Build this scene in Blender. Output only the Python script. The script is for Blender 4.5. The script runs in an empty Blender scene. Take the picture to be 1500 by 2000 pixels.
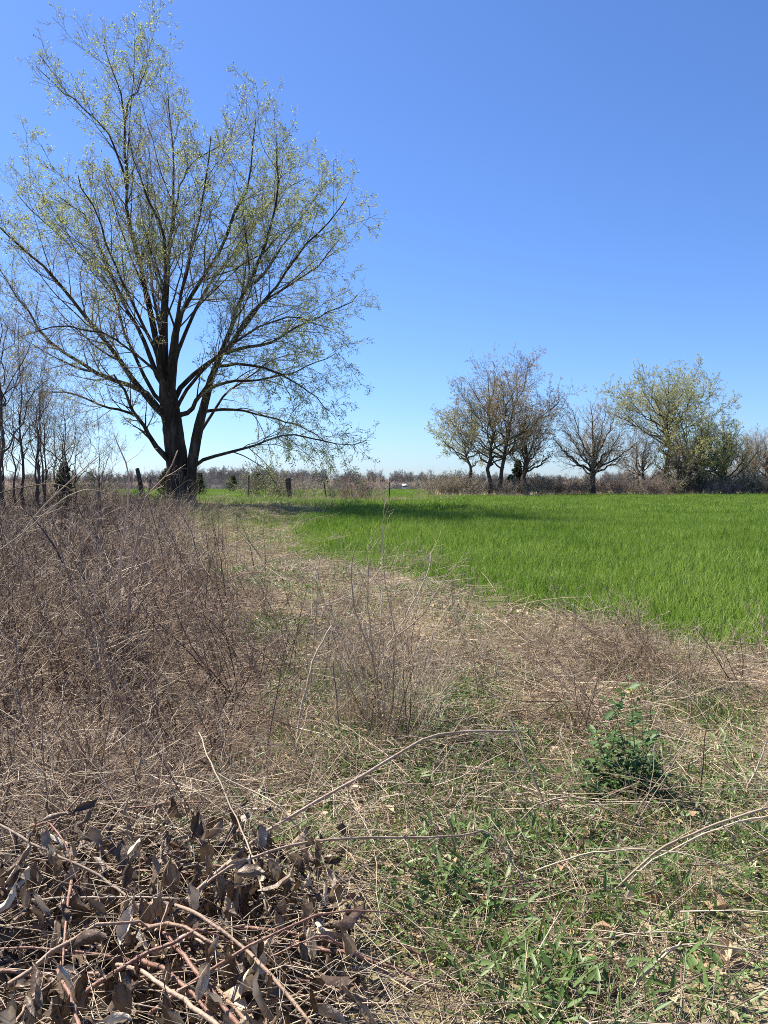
import bpy, math, random
import numpy as np
from mathutils import Vector

rng = np.random.default_rng(11)
random.seed(5)
scene = bpy.context.scene
COL = scene.collection

# ------------------------------------------------------------------ camera
F = 1511.0            # focal length in photograph pixels (1500 x 2000)
HORIZON = 935.0
HC = 1.6
PITCH = math.atan((1000 - HORIZON) / F)
cam = bpy.data.cameras.new("camera")
cam.sensor_fit = 'VERTICAL'
cam.sensor_height = 36.0
cam.lens = 36.0 * F / 2000.0
cam.clip_start = 0.05
cam.clip_end = 9000
camo = bpy.data.objects.new("camera", cam)
camo.location = (0, 0, HC)
camo.rotation_euler = (math.pi / 2 - PITCH, 0, 0)
COL.objects.link(camo)
scene.camera = camo

# ------------------------------------------------------------------ sky and sun
SUN_EL = math.radians(52)
SUN_AZ = math.radians(-53)            # measured from +Y towards +X
sun_dir = Vector((math.sin(SUN_AZ) * math.cos(SUN_EL), math.cos(SUN_AZ) * math.cos(SUN_EL), math.sin(SUN_EL)))
world = bpy.data.worlds.new("World")
scene.world = world
world.use_nodes = True
wn = world.node_tree
wn.nodes.clear()
sky = wn.nodes.new('ShaderNodeTexSky')
sky.sky_type = 'NISHITA'
sky.sun_disc = False
sky.sun_elevation = SUN_EL
sky.sun_rotation = SUN_AZ
sky.altitude = 300
sky.air_density = 1.0
sky.dust_density = 0.4
sky.ozone_density = 6.0
bg = wn.nodes.new('ShaderNodeBackground')
bg.inputs['Strength'].default_value = 0.056
wb = wn.nodes.new('ShaderNodeMix')            # deep-blue cast of this clear spring sky
wb.data_type = 'RGBA'; wb.blend_type = 'MULTIPLY'; wb.inputs[0].default_value = 1.0
wb.inputs[7].default_value = (0.86, 1.035, 1.36, 1)
wo = wn.nodes.new('ShaderNodeOutputWorld')
wn.links.new(sky.outputs[0], wb.inputs[6])
wn.links.new(wb.outputs[2], bg.inputs[0])
wn.links.new(bg.outputs[0], wo.inputs[0])

sl = bpy.data.lights.new("sun", 'SUN')
sl.energy = 5.0
sl.angle = math.radians(0.53)
sl.color = (1.0, 0.92, 0.79)
so = bpy.data.objects.new("sun", sl)
so.rotation_euler = sun_dir.to_track_quat('Z', 'Y').to_euler()
so.location = (-30, 10, 40)
COL.objects.link(so)

scene.view_settings.view_transform = 'Standard'
scene.view_settings.look = 'None'
scene.view_settings.gamma = 1
scene.view_settings.exposure = 1.28
scene.view_settings.use_curve_mapping = False
scene.render.engine = 'CYCLES'
scene.cycles.max_bounces = 6
scene.cycles.transparent_max_bounces = 4
scene.cycles.use_denoising = False
scene.cycles.filter_width = 0.95
scene.cycles.sample_clamp_indirect = 5

# ------------------------------------------------------------------ helpers
def at(px, py, Y):
    """photo pixel + distance along the ground -> world point"""
    v = (1000 - py) / F
    dep = Y / (math.cos(PITCH) + v * math.sin(PITCH))
    return np.array([(px - 750) / F * dep, Y, HC - dep * math.sin(PITCH) + v * dep * math.cos(PITCH)])

def sstep(a, b, x):
    t = np.clip((x - a) / (b - a), 0, 1)
    return t * t * (3 - 2 * t)

def vnoise(x, y, s, seed=0):
    """cheap smooth value noise, 0..1"""
    x = np.asarray(x, float) * s + 113.7 + seed * 17.13
    y = np.asarray(y, float) * s + 57.3 + seed * 9.71
    xi, yi = np.floor(x), np.floor(y)
    fx, fy = x - xi, y - yi
    fx, fy = fx * fx * (3 - 2 * fx), fy * fy * (3 - 2 * fy)
    def h(a, b):
        v = np.sin(a * 127.1 + b * 311.7 + seed * 74.7) * 43758.5453
        return v - np.floor(v)
    return (h(xi, yi) * (1 - fx) + h(xi + 1, yi) * fx) * (1 - fy) + (h(xi, yi + 1) * (1 - fx) + h(xi + 1, yi + 1) * fx) * fy

def H(x, y):
    """height of the ground"""
    x = np.asarray(x, float); y = np.asarray(y, float)
    z = 0.47 * np.exp(-((x + 10) / 14) ** 2 - ((y - 38) / 13) ** 2)
    d = np.hypot(x, y)
    z = z - 5.5 * sstep(112, 240, d) + 2.6 * sstep(450, 900, d)
    near = 1 - sstep(20, 40, d)
    z = z + near * (0.10 * (vnoise(x, y, 0.45, 1) - .5) + 0.05 * (vnoise(x, y, 1.7, 2) - .5) + 0.03 * (vnoise(x, y, 5.0, 3) - .5))
    return z

def unit(v):
    return v / np.maximum(np.linalg.norm(v, axis=-1, keepdims=True), 1e-9)

def inpoly(x, y, poly):
    x = np.asarray(x); y = np.asarray(y)
    c = np.zeros(x.shape, bool)
    n = len(poly)
    for i in range(n):
        x0, y0 = poly[i]; x1, y1 = poly[i - 1]
        if y0 == y1:
            continue
        m = ((y0 > y) != (y1 > y)) & (x < (x1 - x0) * (y - y0) / (y1 - y0) + x0)
        c ^= m
    return c

def make_mesh(name, V, faces, mat, tint=None, smooth=True):
    """faces: list of int arrays (n,3) or (n,4)"""
    me = bpy.data.meshes.new(name)
    V = np.ascontiguousarray(V, dtype=np.float32).reshape(-1, 3)
    faces = [np.asarray(f, dtype=np.int32) for f in faces if len(f)]
    me.vertices.add(len(V))
    me.vertices.foreach_set('co', V.ravel())
    nl = sum(f.size for f in faces)
    npo = sum(len(f) for f in faces)
    me.loops.add(nl)
    me.polygons.add(npo)
    me.loops.foreach_set('vertex_index', np.concatenate([f.ravel() for f in faces]))
    tot = np.concatenate([np.full(len(f), f.shape[1], np.int32) for f in faces])
    start = np.concatenate([[0], np.cumsum(tot)[:-1]]).astype(np.int32)
    me.polygons.foreach_set('loop_start', start)
    try:
        me.polygons.foreach_set('loop_total', tot)
    except Exception:
        pass
    me.polygons.foreach_set('use_smooth', np.full(npo, smooth, dtype=bool))
    if tint is not None:
        a = me.attributes.new('tint', 'FLOAT', 'POINT')
        a.data.foreach_set('value', np.asarray(tint, np.float32))
    me.update(calc_edges=True)
    me.validate()
    if mat is not None:
        me.materials.append(mat)
    return me

class Geo:
    """collects tubes, leaves and free faces; builds ONE mesh"""
    def __init__(self):
        self.V = []; self.Q = []; self.T = []; self.tint = []; self.n = 0
    def add(self, V, quads=None, tris=None, tint=0.5):
        V = np.asarray(V, float).reshape(-1, 3)
        if quads is not None and len(quads): self.Q.append(np.asarray(quads) + self.n)
        if tris is not None and len(tris): self.T.append(np.asarray(tris) + self.n)
        self.V.append(V)
        t = np.asarray(tint, float)
        self.tint.append(np.full(len(V), float(t)) if t.ndim == 0 else t)
        self.n += len(V)
        return self
    def tubes(self, P, R, sides=3, tint=None, cap=False):
        P = np.asarray(P, float); R = np.asarray(R, float)
        if P.ndim == 2: P = P[None]; R = R[None]
        N, K, _ = P.shape
        if N == 0: return self
        T = np.empty_like(P)
        T[:, 1:-1] = P[:, 2:] - P[:, :-2]; T[:, 0] = P[:, 1] - P[:, 0]; T[:, -1] = P[:, -1] - P[:, -2]
        T = unit(T)
        ref = np.zeros((N, 3)); main = np.abs(unit(P[:, -1] - P[:, 0]))
        ax = np.argmin(main, axis=1); ref[np.arange(N), ax] = 1
        U = unit(np.cross(T, ref[:, None, :])); W = np.cross(T, U)
        a = np.arange(sides) * 2 * math.pi / sides
        ring = P[:, :, None, :] + R[:, :, None, None] * (np.cos(a)[None, None, :, None] * U[:, :, None, :] + np.sin(a)[None, None, :, None] * W[:, :, None, :])
        base = (np.arange(N) * K * sides)[:, None, None] + (np.arange(K - 1) * sides)[None, :, None]
        j = np.arange(sides); j2 = (j + 1) % sides
        q = np.stack(np.broadcast_arrays(base + j, base + j2, base + sides + j2, base + sides + j), -1).reshape(-1, 4)
        tt = rng.random(N) if tint is None else np.broadcast_to(np.asarray(tint, float), (N,))
        V = ring.reshape(-1, 3); tv = np.repeat(tt, K * sides)
        self.add(V, q, None, tv)
        if cap:
            b = (np.arange(N) * K * sides)[:, None] + (K - 1) * sides
            tr = [np.stack([b[:, 0], b[:, 0] + i, b[:, 0] + i + 1], -1) for i in range(1, sides - 1)]
            self.T.append(np.concatenate(tr) + self.n - len(V))
        return self
    def leaves(self, C, D, L, W, tint=None, up=None, fold=0.25):
        """one folded leaf (two triangles-pairs, 4 verts) per point, from C along D"""
        C = np.asarray(C, float); N = len(C)
        if N == 0: return self
        D = unit(D)
        r = rng.normal(size=(N, 3)) if up is None else np.asarray(up, float) + rng.normal(scale=.35, size=(N, 3))
        S = unit(np.cross(D, r)); Nn = np.cross(S, D)
        L = np.broadcast_to(np.asarray(L, float), (N,))[:, None]; W = np.broadcast_to(np.asarray(W, float), (N,))[:, None]
        a = C; b = C + D * L * .5 + S * W * .5 + Nn * W * fold; c = C + D * L; d = C + D * L * .5 - S * W * .5 + Nn * W * fold
        V = np.stack([a, b, c, d], 1).reshape(-1, 3)
        i = (np.arange(N) * 4)[:, None]
        tr = np.concatenate([i + np.array([0, 1, 2]), i + np.array([0, 2, 3])])
        tt = rng.random(N) if tint is None else np.broadcast_to(np.asarray(tint, float), (N,))
        return self.add(V, None, tr, np.repeat(tt, 4))
    def blades(self, B, D, L, W, bend, seg=3, tint=None):
        """grass blades: from B, start direction D, bending over; flat strips"""
        N = len(B)
        D = unit(D)
        L = np.broadcast_to(np.asarray(L, float), (N,)); W = np.broadcast_to(np.asarray(W, float), (N,))
        side = unit(np.cross(D, rng.normal(size=(N, 3))))
        out = np.cross(side, D)
        p = B.copy(); d = D.copy(); rows = []
        for k in range(seg + 1):
            w = W * (1 - (k / seg) ** 1.5) * .5 if k < seg else W * 0
            if k == 0: w = W * .35
            rows.append((p.copy(), w))
            d = unit(d + out * (bend * (k + .6) / seg)[:, None] + np.array([0, 0, -1]) * (np.abs(bend) * .25 * k / seg)[:, None])
            p = p + d * (L / seg)[:, None]
        V = []
        for k, (q, w) in enumerate(rows):
            if k < seg:
                V.append(q - side * w[:, None]); V.append(q + side * w[:, None])
            else:
                V.append(q)
        m = 2 * seg + 1
        V = np.stack(V, 1).reshape(-1, 3)
        i = (np.arange(N) * m)[:, None]
        quads = np.concatenate([i + np.array([2 * k, 2 * k + 1, 2 * k + 3, 2 * k + 2]) for k in range(seg - 1)]) if seg > 1 else None
        tris = i + np.array([2 * seg - 2, 2 * seg - 1, 2 * seg])
        tt = rng.random(N) if tint is None else np.broadcast_to(np.asarray(tint, float), (N,))
        return self.add(V, quads, tris, np.repeat(tt, m))
    def mesh(self, name, mat, smooth=True):
        V = np.concatenate(self.V); t = np.concatenate(self.tint)
        f = []
        if self.Q: f.append(np.concatenate(self.Q))
        if self.T: f.append(np.concatenate(self.T))
        return make_mesh(name, V, f, mat, t, smooth)
    def build(self, name, mat, parent=None, loc=None, **props):
        me = self.mesh(name, mat)
        return link(name, me, parent, loc, **props)

def link(name, me, parent=None, loc=None, rot=None, **props):
    o = bpy.data.objects.new(name, me)
    COL.objects.link(o)
    if parent is not None: o.parent = parent
    if loc is not None: o.location = tuple(float(a) for a in loc)
    if rot is not None: o.rotation_euler = tuple(float(a) for a in rot)
    for k, v in props.items():
        if v is not None: o[k] = v
    return o

def thing(name, label, category, loc, group=None, rz=0.0):
    return link(name, None, None, loc, (0, 0, rz), label=label, category=category, group=group)

# ------------------------------------------------------------------ materials
def material(name, stops, rough=0.8, trans=0.0, noise=3.0, noise_amt=0.5, obj_amt=0.3, bump=0.0, bump_scale=40.0, spec=0.3, detail=4.0, stretch=None, coords='Object'):
    """colour ramp driven by the piece's own tint + per-object random + noise"""
    m = bpy.data.materials.new(name); m.use_nodes = True
    nt = m.node_tree; N = nt.nodes; Lk = nt.links
    N.clear()
    out = N.new('ShaderNodeOutputMaterial')
    b = N.new('ShaderNodeBsdfPrincipled')
    b.inputs['Roughness'].default_value = rough
    b.inputs['Specular IOR Level'].default_value = spec
    att = N.new('ShaderNodeAttribute'); att.attribute_name = 'tint'
    oi = N.new('ShaderNodeObjectInfo')
    tc = N.new('ShaderNodeTexCoord')
    ns = N.new('ShaderNodeTexNoise'); ns.inputs['Scale'].default_value = noise; ns.inputs['Detail'].default_value = detail
    src = tc.outputs['Object']
    if stretch:
        mp = N.new('ShaderNodeMapping'); mp.inputs['Scale'].default_value = stretch
        Lk.new(src, mp.inputs['Vector']); src = mp.outputs[0]
    Lk.new(src, ns.inputs['Vector'])
    def math_(op, a, bb):
        n = N.new('ShaderNodeMath'); n.operation = op
        for i, s in enumerate((a, bb)):
            if isinstance(s, (int, float)): n.inputs[i].default_value = s
            else: Lk.new(s, n.inputs[i])
        return n.outputs[0]
    base = max(0.0, 1 - noise_amt - obj_amt)
    v = math_('MULTIPLY', att.outputs['Fac'], base)
    ncon = N.new('ShaderNodeMapRange'); ncon.inputs[1].default_value = .3; ncon.inputs[2].default_value = .7
    Lk.new(ns.outputs[0], ncon.inputs[0])
    v = math_('ADD', v, math_('MULTIPLY', ncon.outputs[0], noise_amt))
    v = math_('ADD', v, math_('MULTIPLY', oi.outputs['Random'], obj_amt))
    cr = N.new('ShaderNodeValToRGB')
    el = cr.color_ramp.elements
    while len(el) < len(stops): el.new(0.5)
    for e, (p, c) in zip(el, stops):
        e.position = p; e.color = (*c, 1)
    Lk.new(v, cr.inputs[0])
    Lk.new(cr.outputs[0], b.inputs['Base Color'])
    if bump:
        n2 = N.new('ShaderNodeTexNoise'); n2.inputs['Scale'].default_value = bump_scale; n2.inputs['Detail'].default_value = 6
        Lk.new(src, n2.inputs['Vector'])
        bp = N.new('ShaderNodeBump'); bp.inputs['Strength'].default_value = bump; bp.inputs['Distance'].default_value = 0.02
        Lk.new(n2.outputs[0], bp.inputs['Height']); Lk.new(bp.outputs[0], b.inputs['Normal'])
    if trans:
        t = N.new('ShaderNodeBsdfTranslucent'); Lk.new(cr.outputs[0], t.inputs['Color'])
        mx = N.new('ShaderNodeMixShader'); mx.inputs[0].default_value = trans
        Lk.new(b.outputs[0], mx.inputs[1]); Lk.new(t.outputs[0], mx.inputs[2]); Lk.new(mx.outputs[0], out.inputs[0])
    else:
        Lk.new(b.outputs[0], out.inputs[0])
    return m

M = {}
M['bark'] = material('maple_bark', [(0.0, (.02, .015, .012)), (.5, (.055, .044, .034)), (1, (.13, .11, .09))], rough=.95, noise=5, noise_amt=.8, obj_amt=0, bump=.9, bump_scale=16, stretch=(1, 1, .22), spec=.1)
M['twig'] = material('maple_twig', [(0, (.14, .115, .095)), (.5, (.26, .22, .18)), (1, (.40, .355, .30))], rough=.8, noise=.6, noise_amt=.3, obj_amt=0, spec=.2)
M['greybark'] = material('grey_bark', [(0, (.028, .022, .018)), (.5, (.075, .06, .05)), (1, (.16, .135, .115))], rough=.95, noise=2, noise_amt=.5, obj_amt=.2, spec=.1, bump=.5, bump_scale=20)
M['bud'] = material('young_leaf', [(0, (.27, .33, .08)), (.5, (.42, .48, .145)), (1, (.58, .61, .26))], rough=.6, trans=.5, noise=.25, noise_amt=.4, obj_amt=0, spec=.2)
M['darkbud'] = material('seed_cluster', [(0, (.05, .045, .02)), (1, (.14, .13, .05))], rough=.8, noise=.4, noise_amt=.4, obj_amt=0)
M['redbud'] = material('reddish_flower_bud', [(0, (.20, .13, .07)), (.5, (.33, .245, .12)), (1, (.42, .37, .16))], rough=.7, trans=.35, noise=.35, noise_amt=.6, obj_amt=0)
M['palebud'] = material('pale_green_leaf', [(0, (.28, .31, .12)), (.5, (.41, .435, .20)), (1, (.53, .53, .30))], rough=.6, trans=.45, noise=.3, noise_amt=.5, obj_amt=0)
M['olive'] = material('olive_leaf', [(0, (.25, .265, .08)), (.5, (.43, .44, .16)), (1, (.58, .56, .26))], rough=.7, trans=.5, noise=.35, noise_amt=.6, obj_amt=0, spec=.1)
M['brush'] = material('brush_twig', [(0, (.20, .165, .13)), (.5, (.34, .285, .225)), (1, (.47, .40, .32))], rough=.85, noise=.5, noise_amt=.4, obj_amt=.25, spec=.1)
M['redbrush'] = material('reddish_twig', [(0, (.17, .125, .105)), (.5, (.31, .24, .20)), (1, (.42, .345, .29))], rough=.85, noise=.5, noise_amt=.4, obj_amt=.25, spec=.1)
M['cedar'] = material('cedar_leaf', [(0, (.03, .042, .02)), (.5, (.06, .08, .035)), (1, (.11, .13, .06))], rough=.8, noise=1.5, noise_amt=.5, obj_amt=.1, trans=.2, spec=.1)
M['vine'] = material('evergreen_vine_leaf', [(0, (.05, .06, .022)), (.5, (.12, .135, .05)), (1, (.23, .24, .10))], rough=.6, trans=.3, noise=1.5, noise_amt=.4, obj_amt=.1, spec=.2)
M['weed'] = material('dry_weed', [(0, (.042, .027, .019)), (.36, (.165, .118, .084)), (.70, (.39, .30, .215)), (1, (.70, .60, .46))], rough=.7, noise=1.5, noise_amt=.08, obj_amt=.17, spec=.25)
M['stalk'] = material('dry_stalk', [(0, (.20, .145, .10)), (.5, (.40, .32, .225)), (1, (.60, .51, .38))], rough=.6, noise=3, noise_amt=.3, obj_amt=.3, spec=.3)
M['darkstalk'] = material('dark_stalk', [(0, (.045, .030, .023)), (.5, (.10, .072, .055)), (1, (.20, .15, .12))], rough=.7, noise=3, noise_amt=.3, obj_amt=.3, spec=.3)
M['straw'] = material('straw', [(0, (.17, .125, .07)), (.5, (.40, .315, .195)), (1, (.64, .54, .37))], rough=.65, trans=.15, noise=1.2, noise_amt=.2, obj_amt=.2, spec=.25)
M['greystraw'] = material('grey_straw', [(0, (.11, .08, .058)), (.5, (.31, .245, .18)), (1, (.60, .51, .40))], rough=.7, noise=1.2, noise_amt=.1, obj_amt=.2, spec=.2)
M['wheat'] = material('wheat_blade', [(0, (.090, .17, .020)), (.5, (.165, .265, .038)), (1, (.265, .36, .08))], rough=.5, trans=.4, noise=.5, noise_amt=.2, obj_amt=.25, spec=.18)
def drift(m, scale, lo, hi):
    '''slow change of colour from place to place (thin and rich soil), in world space'''
    nt = m.node_tree; N = nt.nodes; Lk = nt.links
    cr = next(n for n in N if n.type == 'VALTORGB')
    old = cr.inputs[0].links[0].from_socket
    g = N.new('ShaderNodeNewGeometry'); ns = N.new('ShaderNodeTexNoise'); ns.inputs['Scale'].default_value = scale; ns.inputs['Detail'].default_value = 5
    Lk.new(g.outputs['Position'], ns.inputs['Vector'])
    mr = N.new('ShaderNodeMapRange'); mr.inputs[1].default_value = .35; mr.inputs[2].default_value = .65; mr.inputs[3].default_value = lo; mr.inputs[4].default_value = hi
    Lk.new(ns.outputs[0], mr.inputs[0])
    ad = N.new('ShaderNodeMath'); ad.operation = 'ADD'; Lk.new(old, ad.inputs[0]); Lk.new(mr.outputs[0], ad.inputs[1]); Lk.new(ad.outputs[0], cr.inputs[0])
drift(M['wheat'], .35, -.22, .22)
drift(M['weed'], .8, -.16, .14)
M['grass'] = material('grass_blade', [(0, (.075, .13, .022)), (.5, (.14, .215, .045)), (1, (.25, .31, .10))], rough=.5, trans=.4, noise=1, noise_amt=.25, obj_amt=.3, spec=.3)
M['herb'] = material('herb_leaf', [(0, (.06, .115, .026)), (.5, (.12, .20, .055)), (1, (.20, .285, .10))], rough=.45, trans=.35, noise=1, noise_amt=.2, obj_amt=.3, spec=.4)
M['mustard'] = material('broad_leaf', [(0, (.045, .095, .032)), (.5, (.085, .16, .05)), (1, (.16, .235, .09))], rough=.5, trans=.3, noise=8, noise_amt=.4, obj_amt=.4, spec=.25)
M['yellow'] = material('yellow_petal', [(0, (.70, .52, .02)), (1, (.85, .68, .05))], rough=.6, trans=.2, noise_amt=.2, obj_amt=.2)
M['purple'] = material('purple_leaf', [(0, (.12, .07, .11)), (1, (.26, .17, .25))], rough=.6, trans=.2)
M['deadleaf'] = material('dead_leaf', [(0, (.032, .019, .012)), (.38, (.10, .066, .044)), (.68, (.25, .185, .13)), (.85, (.56, .47, .35)), (1, (.66, .57, .44))], rough=.42, trans=.10, noise=11, noise_amt=.30, obj_amt=.7, bump=.6, bump_scale=40, spec=.4)
M['paleleaf'] = material('pale_fallen_leaf', [(0, (.22, .13, .07)), (.5, (.40, .285, .17)), (1, (.58, .47, .33))], rough=.65, trans=.15, noise=12, noise_amt=.35, obj_amt=.6, bump=.4, bump_scale=50, spec=.25)
M['cane'] = material('red_cane', [(0, (.10, .045, .034)), (.5, (.21, .11, .08)), (1, (.34, .215, .16))], rough=.5, noise=9, noise_amt=.45, obj_amt=.4, bump=.4, bump_scale=60, spec=.35)
M['tancane'] = material('tan_cane', [(0, (.18, .11, .075)), (.5, (.30, .21, .15)), (1, (.44, .35, .27))], rough=.55, noise=8, noise_amt=.4, obj_amt=.4, bump=.4, bump_scale=60, spec=.3)
M['deadwood'] = material('bleached_deadwood', [(0, (.25, .20, .15)), (1, (.52, .45, .36))], rough=.8, noise=4, noise_amt=.5, obj_amt=.2)
M['post'] = material('weathered_post', [(0, (.03, .025, .02)), (.6, (.075, .062, .05)), (1, (.14, .12, .10))], rough=.95, noise=6, noise_amt=.6, obj_amt=.2, bump=.7, bump_scale=18, stretch=(1, 1, .2))
M['steel'] = material('rusty_steel', [(0, (.03, .022, .018)), (1, (.09, .065, .05))], rough=.7, noise=8, noise_amt=.6, obj_amt=.2)
M['wire'] = material('fence_wire', [(0, (.10, .09, .08)), (1, (.20, .18, .165))], rough=.6, noise_amt=.3)
M['farwood'] = material('far_wood_twig', [(0, (.17, .158, .15)), (.5, (.24, .225, .21)), (1, (.31, .29, .27))], rough=.95, noise=.05, noise_amt=.2, obj_amt=.6, spec=.05)  # grey of bare twigs, greyed further to paint in distance haze
M['roofgrey'] = material('grey_shingle', [(0, (.04, .04, .042)), (1, (.06, .06, .063))], rough=.95, noise_amt=.3, spec=.02)
M['whitewall'] = material('white_siding', [(0, (.66, .66, .64)), (1, (.78, .78, .76))], rough=.6, noise_amt=.3)
M['greywall'] = material('grey_board', [(0, (.08, .077, .075)), (1, (.11, .105, .10))], rough=.9, noise_amt=.3, spec=.02)
M['glass'] = material('dark_window', [(0, (.03, .035, .04)), (1, (.05, .055, .06))], rough=.1, noise_amt=.3, spec=.6)

# ------------------------------------------------------------------ zones on the ground (world x, y)
def gp(px, py):
    Y = HC * F / (py - HORIZON)
    return ((px - 750) / F * Y, Y)
WHEAT = [(40, 2.2), (12, 4.2), (6, 5.9)] + [gp(*p) for p in [(1500, 1300), (1390, 1275), (1250, 1243), (1130, 1218), (1000, 1203), (930, 1195), (860, 1178), (800, 1145), (740, 1128), (680, 1118), (590, 1098), (562, 1070), (572, 1040), (640, 1012), (710, 1000), (800, 992), (852, 986)]] + [(3.6, 62), (8, 64), (15, 67), (30, 70), (60, 74), (110, 90), (110, 2.2)]
def wheat_mask(x, y):
    wx = x + (vnoise(x, y, .8, 5) - .5) * .9 * np.clip(y / 10, .5, 2.5); wy = y + (vnoise(x, y, .8, 6) - .5) * .9 * np.clip(y / 8, .6, 2.5)
    return inpoly(wx, wy, WHEAT)
TH_D = np.array([0, 2.4, 3.2, 4.0, 5.0, 6.0, 7.5, 9.0, 11, 14, 18, 22, 27, 30, 32.5, 34])
TH_X = np.array([-.9, -.85, -.75, -.55, -.42, -.55, -1.0, -1.6, -2.4, -3.6, -4.6, -5.5, -6.6, -7.8, -10, -18])
def thicket_edge(y):
    return np.interp(y, TH_D, TH_X)
FENCE = [(-23, 41.0), (-13.2, 43.0), (-8.2, 47), (-5.6, 48), (-3.4, 49), (-.9, 50), (2.4, 52)]
def fence_y(x):
    return np.interp(x, [p[0] for p in FENCE], [p[1] for p in FENCE])

# ------------------------------------------------------------------ ground sheet
def build_ground():
    rings = np.concatenate([[0], np.geomspace(.4, 60, 190), np.geomspace(64, 6000, 70)])
    na = 300
    # finer angles in front
    u = np.linspace(-1, 1, na, endpoint=False)
    ang = math.pi * (0.35 * u + .65 * u ** 3) + math.pi / 2
    X = rings[:, None] * np.cos(ang)[None]; Y = rings[:, None] * np.sin(ang)[None]
    Z = H(X, Y)
    V = np.stack([X, Y, Z], -1).reshape(-1, 3)
    i = np.arange(len(rings) - 1)[:, None] * na; j = np.arange(na)[None]; j2 = (j + 1) % na
    q = np.stack(np.broadcast_arrays(i + j, i + na + j, i + na + j2, i + j2), -1).reshape(-1, 4)
    me = make_mesh('ground', V, [q], None)
    x, y = V[:, 0], V[:, 1]
    wheat = wheat_mask(x, y).astype(float)
    far = ((y > fence_y(x) + .5) & (x < 3.5) & (y > 40)).astype(float)
    far = np.maximum(far, (np.hypot(x, y) > 130).astype(float))
    far = np.where(np.hypot(x, y) > 232, 0, far)
    thick = ((x < thicket_edge(y)) & (y < 34)) | (np.hypot(x, y) > 232)
    shade_grass = sstep(19, 24, y) * (1 - far) * (1 - thick)
    for nm, val in (('wheat', wheat), ('far', far), ('thick', thick.astype(float)), ('green', shade_grass)):
        a = me.attributes.new(nm, 'FLOAT', 'POINT'); a.data.foreach_set('value', val.astype(np.float32))
    m = bpy.data.materials.new('field_soil'); m.use_nodes = True
    nt = m.node_tree; N = nt.nodes; Lk = nt.links
    b = N['Principled BSDF']; b.inputs['Roughness'].default_value = .95; b.inputs['Specular IOR Level'].default_value = .1
    tc = N.new('ShaderNodeTexCoord')
    def noise(s, d=5, stretch=None):
        n = N.new('ShaderNodeTexNoise'); n.inputs['Scale'].default_value = s; n.inputs['Detail'].default_value = d; n.inputs['Roughness'].default_value = .65
        Lk.new(tc.outputs['Object'], n.inputs['Vector']); return n.outputs[0]
    def ramp(src, stops):
        r = N.new('ShaderNodeValToRGB'); e = r.color_ramp.elements
        while len(e) < len(stops): e.new(.5)
        for k, (p, c) in zip(e, stops): k.position = p; k.color = (*c, 1)
        Lk.new(src, r.inputs[0]); return r.outputs[0]
    def mix(f, a, bb):
        n = N.new('ShaderNodeMix'); n.data_type = 'RGBA'
        if isinstance(f, float): n.inputs[0].default_value = f
        else: Lk.new(f, n.inputs[0])
        Lk.new(a, n.inputs[6]); Lk.new(bb, n.inputs[7]); return n.outputs[2]
    def attr(nm):
        a = N.new('ShaderNodeAttribute'); a.attribute_name = nm; return a.outputs['Fac']
    fine = noise(38, 8)
    soil = ramp(fine, [(.3, (.07, .048, .030)), (.5, (.15, .105, .068)), (.7, (.29, .22, .145))])
    straw = ramp(noise(55, 8), [(.3, (.20, .155, .095)), (.5, (.37, .30, .195)), (.72, (.52, .44, .31))])
    near = mix(ramp(noise(1.3, 6), [(.36, (0, 0, 0)), (.58, (1, 1, 1))]), soil, straw)
    greenc = ramp(noise(20, 8), [(.3, (.06, .085, .02)), (.55, (.13, .16, .045)), (.75, (.25, .23, .11))])
    gmask = ramp(noise(.7, 6), [(.45, (0, 0, 0)), (.6, (1, 1, 1))])
    near = mix(gmask, near, mix(.55, near, greenc))
    c = mix(attr('green'), near, mix(ramp(noise(.35, 6), [(.42, (.75, .75, .75)), (.62, (0.05, .05, .05))]), near, greenc))
    weedc = ramp(fine, [(.3, (.06, .043, .032)), (.6, (.15, .112, .082)), (.8, (.24, .19, .14))])
    c = mix(attr('thick'), c, weedc)
    wc = ramp(noise(9, 8), [(.3, (.05, .075, .015)), (.55, (.09, .14, .025)), (.75, (.14, .19, .04))])
    c = mix(attr('wheat'), c, wc)
    fc = ramp(noise(.25, 8), [(.3, (.10, .17, .03)), (.55, (.14, .22, .045)), (.75, (.18, .25, .07))])
    c = mix(attr('far'), c, fc)
    Lk.new(c, b.inputs['Base Color'])
    bp = N.new('ShaderNodeBump'); bp.inputs['Strength'].default_value = .8; bp.inputs['Distance'].default_value = .03
    Lk.new(fine, bp.inputs['Height']); Lk.new(bp.outputs[0], b.inputs['Normal'])
    me.materials.append(m)
    link('ground', me, kind='structure')
build_ground()

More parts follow.
